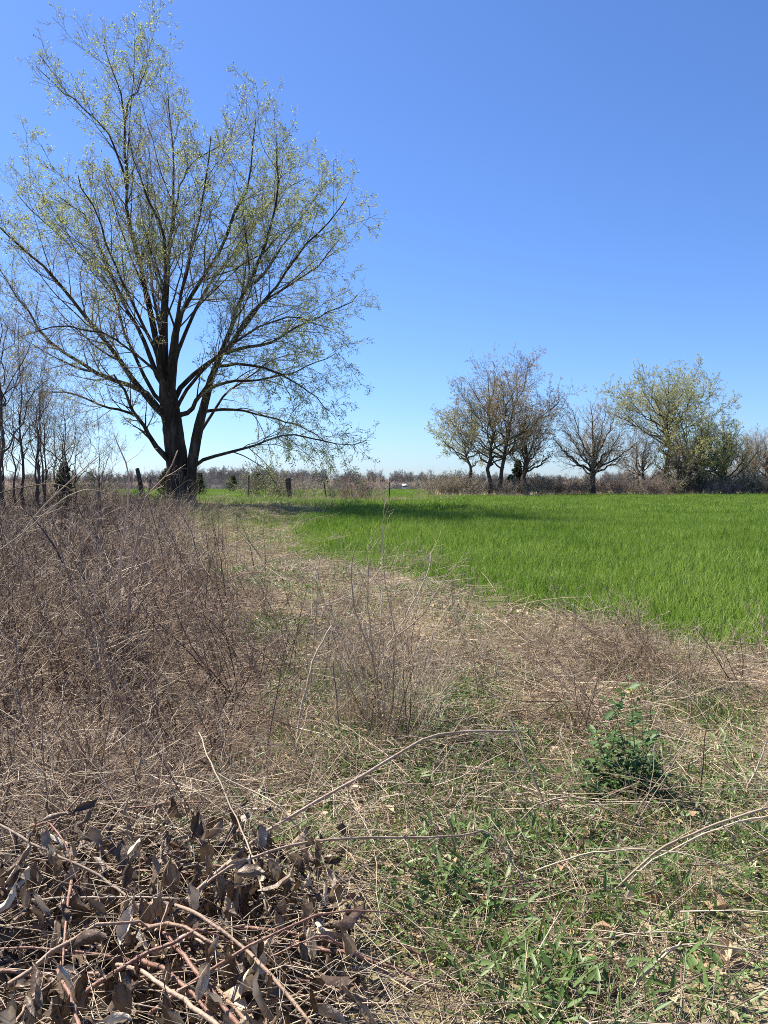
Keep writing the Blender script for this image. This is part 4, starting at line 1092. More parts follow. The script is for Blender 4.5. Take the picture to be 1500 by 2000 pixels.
def thicket():
    for nm, lab, ms, (a, b), s in (('dry_weeds', 'nearest part of the dense thicket of dry brown branching weeds', WEED + FLAT, (2.5, 6), .185), ('dry_weeds', 'middle part of the dense thicket of dry brown branching weeds', WEED + FLAT[:2], (6, 11), .27), ('dry_weeds', 'far part of the dry brown weed thicket below the maple', WEEDFAR, (11, 33.5), .44)):
        x, y = jgrid(-26, 0, a, b, s)
        ed = thicket_edge(y) - (vnoise(x, y, .7, 20) - .5) * 1.0
        dens = np.clip(.55 + .9 * (vnoise(x, y, .5, 21) - .3), .3, 1)
        k = (x < ed) & (x > -.56 * y - 2) & (rng.random(len(x)) < dens)
        k &= ~((y < 2.72 + .3 * rng.random(len(x))) & (x > -1.7) & (x < .2))
        x, y = x[k], y[k]
        dist = thicket_edge(y) - x
        sc = (.55 + .30 * sstep(0, 1.8, dist)) * rng.uniform(.75, 1.2, len(x)) * (.85 + .3 * vnoise(x, y, .3, 22))
        sc *= np.where(y < 4.5, .92, 1.0)
        rot = np.stack([rng.normal(0, .15, len(x)), rng.normal(0, .15, len(x)), rng.normal(0, .8, len(x))], 1)
        scatter(nm, lab, 'dry weeds', ms, np.stack([x, y, H(x, y)], 1), rot, sc)
    # straight stalks standing or fallen through the thicket
    def sticks(mt, r):
        def f():
            n = 5; B = np.stack([rng.uniform(-.3, .3, n), rng.uniform(-.3, .3, n), rng.uniform(.1, .4, n)], 1)
            d = unit(np.stack([rng.normal(-.2, .6, n), rng.normal(0, .5, n), rng.uniform(.1, 1.2, n)], 1)); L = rng.uniform(.3, .8, n)
            P = np.stack([B, B + d * L[:, None] * .5 + rng.normal(0, .012, (n, 3)), B + d * L[:, None] + rng.normal(0, .03, (n, 3))], 1)
            g = Geo().tubes(P, np.linspace(1, .5, 3)[None] * (r * rng.uniform(.7, 1.3, n))[:, None], 4)
            P1, R1, _ = spawn(P, np.full((n, 3), r * .7), 3, .3, 1, (25, 55), lambda l, t: .3 * l, 3, .7, .1, (0, 0, .03), r * .35)
            return g.tubes(P1, R1, 3).mesh('sticks', M[mt])
        return f
    ST_ = [with_rng(4100 + k, sticks(['stalk', 'darkstalk', 'stalk', 'darkstalk', 'cane'][k % 5], .0034)) for k in range(10)]
    x, y = jgrid(-14, .5, 2.6, 16, .42)
    k = (x < thicket_edge(y) + .1) & (x > -.56 * y - 1) & (rng.random(len(x)) < .8) & ~((y < 3.0) & (x > -1.7))
    x, y = x[k], y[k]
    rot = np.stack([np.zeros(len(x)), np.zeros(len(x)), rng.normal(0, .9, len(x))], 1)
    scatter('loose_stalks', 'loose straight stalks, pale and dark, sticking out of the weed thicket', 'dry weeds', ST_, np.stack([x, y, H(x, y) + .05], 1), rot, rng.uniform(.7, 1.15, len(x)) * np.clip(y / 7, .8, 1.4))
    # sparse weeds in the open
    x, y = jgrid(-3.5, 5.5, 2.4, 9.5, .34)
    k = open_(x, y) & inview(x, y, .8) & (rng.random(len(x)) < np.clip(.12 + 1.1 * (vnoise(x, y, .7, 23) - .5), .03, .6))
    x, y = x[k], y[k]
    rot = np.stack([rng.normal(0, .25, len(x)), rng.normal(0, .25, len(x)), rng.normal(0, .9, len(x))], 1)
    scatter('dry_weeds', 'sparse dry weeds scattered over the open strip in front of the wheat', 'dry weeds', WEED + FLAT, np.stack([x, y, H(x, y)], 1), rot, rng.uniform(.3, .62, len(x)))
    UP = [with_rng(4200 + k, weed_plant('stalk' if k % 3 else 'weed', n=5, h=.85, lean=.05 * (k - 2), sub=6, sub2=2, rr=1.25)) for k in range(5)]
    x, y = jgrid(-2.2, 5.5, 3.6, 10.5, .36)
    nearclump = np.exp(-((x - .05) / .8) ** 2 - ((y - 5.6) / 1.3) ** 2)
    edge = wheat_mask(x, y + 1.1) & ~wheat_mask(x, y)
    k = open_(x, y) & inview(x, y, .8) & (rng.random(len(x)) < np.clip(.07 + .46 * nearclump + .22 * edge + .35 * (vnoise(x, y, .8, 33) > .7), 0, .9))
    x, y, nc = x[k], y[k], nearclump[k]
    rot = np.stack([rng.normal(0, .12, len(x)), rng.normal(0, .12, len(x)), rng.random(len(x)) * 6.28], 1)
    scatter('upright_weeds', 'thin upright tan weed stems standing loosely around the tall dry clump and the wheat edge', 'dry weeds', UP, np.stack([x, y, H(x, y)], 1), rot, rng.uniform(.45, .8, len(x)) + .25 * nc)
thicket()

# ------------------------------------------------------------------ traced stems in the foreground
def ground_D(py): return HC * F / (py - HORIZON)
def trace(pix, D, K=16):
    D = np.broadcast_to(np.asarray(D, float), (len(pix),)) if np.ndim(D) == 0 or len(np.atleast_1d(D)) == len(pix) else np.linspace(D[0], D[1], len(pix))
    return resample([at(px, py, d) for (px, py), d in zip(pix, D)], K)
def stem(name, label, category, pix, D, w0, w1, mat, group=None, sub=0, sublen=.2, sub2=0, knots=True, K=18, submat=None, trop=(0, 0, .03), drop=False):
    """one cane / stalk: its own mesh, side twigs as a child when it has many"""
    P = trace(pix, D, K)
    base = P[0].copy()
    if drop: P[0, 2] = float(H(P[0, 0], P[0, 1])) - .02
    P[1:-1] += rng.normal(0, .0016 * max(1, P[:, 1].mean() / 4), P[1:-1].shape)
    dist = P[:, 1].mean()
    R = np.linspace(w0, w1, K) * dist / F / 2
    if name == 'cut_cane': R = R * .78
    if knots: R = R * (1 + .05 * (np.arange(K) % 3 == 0) + .05 * rng.random(K))
    g = Geo().tubes(P - base, R, 7, tint=rng.random(), cap=True)
    o = g.build(name, mat, None, base, label=label, category=category, group=group)
    if sub:
        P1, R1, _ = spawn(P[None], R[None], sub, .15, .98, (25, 65), lambda l, t: sublen * (1.25 - .6 * t), 5, .5, .14, trop, .0010)
        g = Geo().tubes(P1 - base, R1, 4)
        if sub2:
            P2, R2, _ = spawn(P1, R1, sub2, .2, 1, (25, 65), lambda l, t: .45 * l, 3, .7, .14, trop, .0008)
            g.tubes(P2 - base, R2, 3)
        g.build('side_twigs', submat or mat, o, kind='stuff')
    return o

# ------------------------------------------------------------------ dead leaves
def dead_leaf_mesh(seed, L=.11, W=.052, nx=2, ny=5, curl=1.0, lobed=False):
    """hangs along -Z from the origin; folded, rolled and crumpled"""
    r = np.random.default_rng(5000 + seed)
    u = np.linspace(-1, 1, 2 * nx + 1); v = np.linspace(0, 1, ny + 1)
    prof = np.sin(np.pi * np.clip(v, .02, .985) ** .8) ** .75
    V = []
    roll = r.uniform(.5, 2.3) * curl; bend = r.uniform(-1.2, 1.2) * curl; fold = r.uniform(.1, .7); tw = r.uniform(-1.2, 1.2)
    for j, b in enumerate(v):
        w = W * .5 * prof[j] * (1 + (.30 * ((-1) ** j) if lobed and 0 < j < ny else 0))
        for a in u:
            th = roll * a
            x = w * (math.sin(th) / roll if roll > 1e-3 else a); y = w * (1 - math.cos(th)) / roll + abs(a) * w * fold
            c, s_ = math.cos(tw * b), math.sin(tw * b)
            x, y = x * c - y * s_, x * s_ + y * c
            ang = bend * b
            z = -L * (math.sin(ang) / bend if abs(bend) > .05 else b)
            off = L * (1 - math.cos(ang)) / bend if abs(bend) > .05 else 0
            V.append((x + r.normal(0, W * .06), y + off + r.normal(0, W * .11), z + r.normal(0, L * .022)))
    m = 2 * nx + 1
    q = [(j * m + i, j * m + i + 1, (j + 1) * m + i + 1, (j + 1) * m + i) for j in range(ny) for i in range(m - 1)]
    # leaf stalk
    g = Geo().add(V, q, None, r.random())
    g.tubes(np.array([[0, 0, .025], [0, .002, .01], [0, 0, -.01]]), np.array([.0014, .0013, .001]), 3, tint=.1)
    return g.mesh('dead_leaf', M['deadleaf'])

# red and tan canes lying over the brush heap
CANES = [
    ('thick tan-red cane arching over the middle of the leaf heap', [(270, 1768), (300, 1765), (350, 1772), (400, 1795), (475, 1850), (515, 1890), (565, 1945), (625, 2020)], (2.35, 1.72), 11, 8, 'tancane', 4),
    ('paired reddish cane running down to the bottom edge, left one of the two', [(240, 1800), (300, 1812), (330, 1832), (360, 1868), (400, 1920), (440, 1970), (480, 2020)], (2.3, 1.68), 10, 11, 'cane', 3),
    ('paired reddish cane running down to the bottom edge, right one of the two', [(325, 1822), (368, 1862), (412, 1915), (455, 1965), (500, 2020)], (2.28, 1.70), 7, 9, 'tancane', 2),
    ('smooth pinkish-tan cane in front, cut end showing, below the paired canes', [(228, 1884), (262, 1893), (300, 1912), (350, 1948), (400, 1984), (450, 2030)], (2.02, 1.62), 10, 12, 'tancane', 0),
    ('dark red stick at the lower left corner pointing into the dark hollow', [(-20, 1972), (0, 1965), (60, 1942), (118, 1906)], (1.8, 1.95), 8, 6, 'cane', 1),
    ('forked dark stick dropping from the hollow to the bottom edge', [(112, 1895), (122, 1915), (140, 1955), (158, 2020)], (1.95, 1.66), 9, 9, 'cane', 0),
    ('curved rusty-red twig bridging the dark hollow at the lower left', [(130, 1894), (160, 1905), (190, 1914), (225, 1917), (262, 1912)], (1.97, 1.95), 6, 4, 'cane', 1),
    ('long tan-brown cane rising from the heap to a bend over the green patch', [(360, 1762), (420, 1708), (480, 1655), (550, 1605), (650, 1548), (750, 1490), (830, 1442), (880, 1432), (940, 1428), (1008, 1430)], (2.35, 3.55), 8, 7, 'tancane', 3),
    ('pale dead stalk leaning down right from the bend of the long cane', [(985, 1385), (1008, 1430), (1025, 1478), (1048, 1535), (1068, 1590), (1088, 1640)], (3.75, 3.43), 5, 8, 'stalk', 0),
    ('thin brown cane crossing almost level from the heap to the right', [(380, 1748), (450, 1694), (530, 1662), (600, 1645), (680, 1638), (760, 1637), (850, 1636), (910, 1630), (942, 1622)], (2.35, 2.9), 7, 5, 'tancane', 2),
    ('bleached straight stick leaning across the top of the heap', [(388, 1430), (400, 1460), (425, 1520), (465, 1605), (495, 1680), (522, 1785)], (3.2, 2.3), 3, 4.5, 'stalk', 2),
    ('grey-brown branch slanting down from the left edge over the hanging leaves', [(-20, 1600), (0, 1610), (50, 1640), (100, 1665), (175, 1700), (225, 1735), (262, 1758)], (2.75, 2.32), 8, 6, 'deadwood_dark', 2),
    ('pale straight level stick across the heap above the thick tan cane', [(62, 1757), (150, 1753), (250, 1752), (352, 1756)], (2.32, 2.3), 5, 4, 'deadwood', 1),
    ('dark red cane bowed over the leaves at the lower right of the heap', [(420, 1880), (470, 1880), (520, 1873), (580, 1845), (630, 1827), (680, 1856), (750, 1895), (800, 1930)], (2.05, 2.12), 5, 6, 'cane', 3),
    ('pale thin stalk crossing the right side of the heap downwards', [(428, 1513), (500, 1550), (540, 1570), (600, 1640), (650, 1705), (705, 1785)], (2.95, 2.6), 4, 4, 'stalk', 2),
    ('tan crooked stick in the lower left corner leaning right', [(20, 2020), (40, 1982), (65, 1950), (105, 1915)], (1.68, 1.9), 8, 5, 'tancane', 0),
    ('thin red shoot curving down right of the pale curled leaf', [(660, 1722), (690, 1762), (720, 1800), (760, 1832), (830, 1872)], (2.5, 2.35), 4, 5, 'cane', 1),
    ('pinkish stick lying low at the bottom, right of the paired canes', [(598, 1908), (650, 1932), (700, 1952), (760, 1976), (840, 2010)], (2.12, 2.05), 7, 7, 'tancane', 1),
    ('short peeled stub with a knot in the middle of the heap', [(330, 1838), (352, 1826), (380, 1822), (405, 1815)], (2.2, 2.2), 12, 7, 'tancane', 0),
    ('short tan side piece below the thick tan cane', [(372, 1828), (395, 1842), (425, 1866), (480, 1888)], (2.2, 2.05), 7, 8, 'tancane', 0),
    ('kinked light twig left of the knot stub', [(168, 1828), (180, 1850), (165, 1862), (170, 1880), (185, 1900)], (2.05, 1.98), 5, 4, 'tancane', 0),
]
M['deadwood_dark'] = material('grey_branch', [(0, (.14, .105, .08)), (.5, (.23, .18, .14)), (1, (.33, .27, .215))], rough=.7, noise=8, noise_amt=.5, obj_amt=.2, bump=.3, bump_scale=60)
DL = [dead_leaf_mesh(k, L=.076 + .015 * (k % 4), W=.033 + .007 * (k % 3)) for k in range(14)]
cr_ = np.random.default_rng(55)
for lab, pix, D, w0, w1, mt, nsub in CANES:
    o = stem('cut_cane', lab, 'cane', pix, D, w0, w1, M[mt], 'canes on the brush heap', sub=nsub, sublen=.16)
    if nsub == 0: continue
    P = trace(pix, D, 40) - np.array(o.location)
    inside = [i for i in range(40) if P[i, 0] + o.location[0] < -.28 and P[i, 1] + o.location[1] < 2.72]
    for j in range(11):
        if not inside: break
        i = inside[int(cr_.integers(0, len(inside)))]
        lf = link('leaf', DL[int(cr_.integers(0, 14))], o, P[i] + cr_.normal(0, .012, 3) - np.array([0, 0, .01]), (cr_.normal(0, .45), cr_.normal(0, .45), cr_.random() * 6.28)); s_ = cr_.uniform(.55, 1.2); lf.scale = (s_,) * 3

# ------------------------------------------------------------------ the brush heap

def heap_D(py): return float(np.interp(py, [1480, 1560, 1700, 1800, 1900, 2000, 2060], [3.2, 2.9, 2.5, 2.26, 1.99, 1.78, 1.70]))
hb = np.array([-.75, 2.2, float(H(-.75, 2.2))])
heap = thing('brush_heap', 'heap of cut branches with brown dead leaves hanging on, filling the lower left corner', 'brush heap', hb)
hr = np.random.default_rng(77)
def heap_ok(px, py):
    lim = np.interp(py, [1500, 1560, 1650, 1750, 1850, 2000], [480, 560, 640, 690, 700, 720])
    hole = (px < 110) & (py > 1800) & (py < 1925) or (110 < px < 210 and 1855 < py < 1880)
    return px < lim and not hole
# branches that carry the leaves
for k in range(31):
    py = hr.uniform(1560, 2010); px = hr.uniform(-60, 520 if k < 22 else 330); D = heap_D(py) + (.05 if k < 22 else -.03)
    p0 = at(px, py, D) - np.array([0, 0, .04]); a = hr.uniform(-.5, .5) + (math.pi if hr.random() < .3 else 0) if k < 22 else hr.choice([-.9, .9, 1.2, -.6, 2.2, .5]) + hr.normal(0, .2)
    d = np.array([math.cos(a), math.sin(a) * (.5 if k < 22 else .8), hr.normal(0, .12)]); Lb = hr.uniform(.3, .7) if k < 22 else hr.uniform(.45, .8); bow = .0 if k < 22 else .05
    P = resample([p0, p0 + d * Lb * .35 + (0, 0, .02 + bow), p0 + d * Lb * .7 + (0, 0, .015 + bow), p0 + d * Lb - (0, 0, .04)], 9)
    P[:, 2] += hr.normal(0, .005, 9)
    Geo().tubes(P - hb, np.linspace(.0055, .0018, 9) * hr.uniform(.7, 1.5), 6, cap=True).build('branch', M['cane' if hr.random() < .55 else 'tancane'], heap)
n_leaf = 0
while n_leaf < 298:
    py = hr.uniform(1570, 2045); px = hr.uniform(-40, 720)
    if not heap_ok(px, py): continue
    if px > 520 and hr.random() < .5: continue
    if hr.random() > np.clip((py - 1530) / 130, .1, 1): continue
    D = heap_D(py) + hr.uniform(-.16, .10)
    p = at(px, py - 18, D) - hb
    tl = 1.1 if hr.random() < .22 else .35
    o = link('leaf', DL[int(hr.integers(0, len(DL)))], heap, p, (hr.normal(0, tl), hr.normal(0, tl), hr.random() * 6.28))
    sc_ = hr.uniform(.55, 1.3); o.scale = (sc_, sc_, sc_)
    n_leaf += 1
# the leaves deeper in the heap that cannot be told apart
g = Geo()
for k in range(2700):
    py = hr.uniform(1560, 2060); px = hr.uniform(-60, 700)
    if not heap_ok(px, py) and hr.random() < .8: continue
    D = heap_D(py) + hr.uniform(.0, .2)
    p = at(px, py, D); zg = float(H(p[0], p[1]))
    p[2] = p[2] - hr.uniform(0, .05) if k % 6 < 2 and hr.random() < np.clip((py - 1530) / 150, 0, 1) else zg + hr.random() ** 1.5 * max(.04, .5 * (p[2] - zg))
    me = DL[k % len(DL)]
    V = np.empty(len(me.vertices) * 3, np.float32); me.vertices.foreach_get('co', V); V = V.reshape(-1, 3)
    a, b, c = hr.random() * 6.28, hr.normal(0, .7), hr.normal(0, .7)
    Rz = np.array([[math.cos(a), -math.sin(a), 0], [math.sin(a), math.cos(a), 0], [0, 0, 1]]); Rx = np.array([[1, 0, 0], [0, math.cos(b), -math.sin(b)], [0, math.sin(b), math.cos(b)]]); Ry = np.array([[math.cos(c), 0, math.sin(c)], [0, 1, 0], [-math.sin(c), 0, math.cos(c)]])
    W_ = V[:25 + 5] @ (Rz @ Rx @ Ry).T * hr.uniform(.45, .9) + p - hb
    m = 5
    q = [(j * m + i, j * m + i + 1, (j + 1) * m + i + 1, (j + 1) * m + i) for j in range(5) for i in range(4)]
    g.add(W_, q, None, hr.random() * .5)  # tint kept low to put the hollows' shade into the leaf colour
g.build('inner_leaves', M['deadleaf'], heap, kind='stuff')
# fine twigs through the heap
g = Geo(); n = 520
py = hr.uniform(1500, 2040, n); px = hr.uniform(-60, 760, n)
B = np.array([at(a, b, heap_D(b) + hr.uniform(-.05, .12)) for a, b in zip(px, py)])
a = hr.random(n) * 6.28
d = unit(np.stack([np.cos(a), np.sin(a) * .7, hr.normal(.1, .35, n)], 1)); L = hr.uniform(.15, .5, n)
P = np.stack([B - d * L[:, None] * .5, B - d * L[:, None] * .15 + hr.normal(0, .01, (n, 3)), B + d * L[:, None] * .2 + hr.normal(0, .012, (n, 3)), B + d * L[:, None] * .5 + hr.normal(0, .03, (n, 3))], 1)
P[..., 2] = np.maximum(P[..., 2], H(P[..., 0], P[..., 1]) + .005)
g.tubes(P - hb, np.linspace(1, .5, 4)[None] * hr.uniform(.0008, .0021, n)[:, None], 4)
g.build('fine_twigs', M['stalk'], heap, kind='stuff')

# single leaves
def single_leaf(px, py, dz, label, mat, L, W, seed, rot, group=None, lobed=False, name='fallen_leaf'):
    D = ground_D(py)
    me = dead_leaf_mesh(seed, L, W, lobed=lobed, curl=.6)
    me.materials.clear(); me.materials.append(mat)
    if dz: p = at(px, py, D * (1 - dz))
    else:
        p = at(px, py, D); p[2] = float(H(p[0], p[1])) + .012
    return link(name, me, None, p, rot, label=label, category='leaf', group=group)
single_leaf(675, 1722, .16, 'large pale curled leaf caught on stems right of the heap', M['paleleaf'], .12, .06, 301, (.5, -.6, 2.6), name='curled_leaf')
single_leaf(655, 1800, .14, 'grey drooping leaf under the large pale curled one', M['deadleaf'], .12, .05, 302, (.2, .5, .6), name='curled_leaf')
base_leaf = [dead_leaf_mesh(400 + k, .085, .055, lobed=k % 2 == 0, curl=.7) for k in range(6)]
for me in base_leaf: me.materials.clear(); me.materials.append(M['paleleaf'])
lr = np.random.default_rng(31)
spots_ = [(1250, 1795), (950, 1795), (940, 1815), (1330, 1775), (1090, 1735), (1100, 1700), (1270, 1790), (1430, 1830), (1290, 1560), (1300, 1565), (1180, 1880), (880, 1690), (780, 1735), (1010, 1790), (1455, 1720), (1360, 1560), (860, 1410), (620, 1420), (595, 1590), (585, 1605), (730, 1720), (1400, 1570), (1300, 1750), (1440, 1560), (670, 1500), (560, 1480), (700, 1590), (740, 1600), (1200, 1600), (1050, 1560)]
while len(spots_) < 110: spots_.append((lr.uniform(560, 1500), lr.uniform(1450, 1990)))
for k, (px, py) in enumerate(spots_):
    D = ground_D(py); p = at(px, py, D); p[2] = float(H(p[0], p[1])) + lr.uniform(.012, .035)
    o = link('fallen_leaf', base_leaf[k % 6], None, p, (math.pi / 2 + lr.normal(0, .35), lr.normal(0, .3), lr.random() * 6.28), label='pale dry fallen leaf lying among the stems on the ground', category='leaf', group='pale fallen leaves on the open ground')
    sc_ = lr.uniform(.6, 1.25); o.scale = (sc_,) * 3

# ------------------------------------------------------------------ single stalks and saplings
def clump():
    b = at(755, 1430, 4.85); b[2] = float(H(b[0], b[1]))
    root = thing('dry_weed_clump', 'tall clump of dry forked weed stalks standing in the middle before the wheat', 'dry weeds', b)
    S = [([(748, 1432), (732, 1310), (722, 1230), (718, 1130), (718, 1062)], (4.85, 4.95), 5, 2.5, 5), ([(758, 1430), (772, 1330), (771, 1250), (756, 1150), (746, 1070), (752, 990), (757, 935)], (4.85, 4.9), 3.5, 1.0, 6),
         ([(757, 1260), (800, 1190), (826, 1140), (842, 1100), (840, 1078)], (4.87, 5.1), 3.5, 2, 4), ([(774, 1242), (816, 1210), (856, 1154), (880, 1110), (892, 1102)], (4.87, 4.7), 3, 1.6, 4),
         ([(740, 1425), (738, 1360), (728, 1290), (696, 1200), (686, 1130), (688, 1102), (694, 1064)], (4.85, 4.75), 4.5, 2, 5), ([(762, 1428), (776, 1360), (790, 1290), (800, 1220), (822, 1160)], (4.85, 5.2), 3, 1.5, 5),
         ([(745, 1425), (718, 1370), (690, 1300), (660, 1230), (640, 1170)], (4.85, 5.0), 3, 1.5, 5), ([(752, 1430), (748, 1340), (742, 1250), (746, 1180), (735, 1110)], (4.85, 5.25), 3, 1.5, 5),
         ([(750, 1432), (700, 1380), (672, 1330), (640, 1290), (600, 1260)], (4.85, 4.7), 2.5, 1.3, 4), ([(765, 1430), (800, 1370), (830, 1300), (845, 1240)], (4.85, 4.6), 2.5, 1.3, 4)]
    g2 = Geo()
    for pix, D, w0, w1, ns in S:
        P = trace(pix, D, 16); P[1:] += rng.normal(0, .004, P[1:].shape)
        R = np.linspace(w0, w1, 16) * 4.85 / F / 2 * .95
        Geo().tubes(P - b, R, 6, tint=rng.random()).build('stalk', M['stalk'], root)
        P1, R1, _ = spawn(P[None], R[None], ns * 2, .2, .98, (22, 50), lambda l, t: .26 * (1.25 - .6 * t), 5, .5, .1, (0, 0, .05), .0011)
        P2, R2, _ = spawn(P1, R1, 4, .2, 1, (25, 60), lambda l, t: .4 * l, 3, .7, .12, (0, 0, .04), .0009)
        g2.tubes(P1 - b, R1, 4); g2.tubes(P2 - b, R2, 3)
    n = 165; a = rng.random(n) * 6.28; q = np.sqrt(rng.random(n)) * .34
    B = np.stack([np.cos(a) * q, np.sin(a) * q, np.zeros(n)], 1); d = unit(np.stack([np.cos(a) * .25, np.sin(a) * .25, np.ones(n)], 1) + rng.normal(0, .15, (n, 3)))
    L = rng.uniform(.25, .95, n)
    P = np.stack([B, B + d * L[:, None] * .5 + rng.normal(0, .012, (n, 3)), B + d * L[:, None] + rng.normal(0, .03, (n, 3))], 1)
    g2.tubes(P, np.linspace(1, .4, 3)[None] * rng.uniform(.0013, .0026, n)[:, None], 3)
    P1, R1, _ = spawn(P, np.full((n, 3), .0022), 2, .3, 1, (25, 55), lambda l, t: .3 * l, 3, .7, .1, (0, 0, .04), .001)
    g2.tubes(P1, R1, 3)
    g2.build('side_twigs', M['stalk'], root, kind='stuff')
clump()

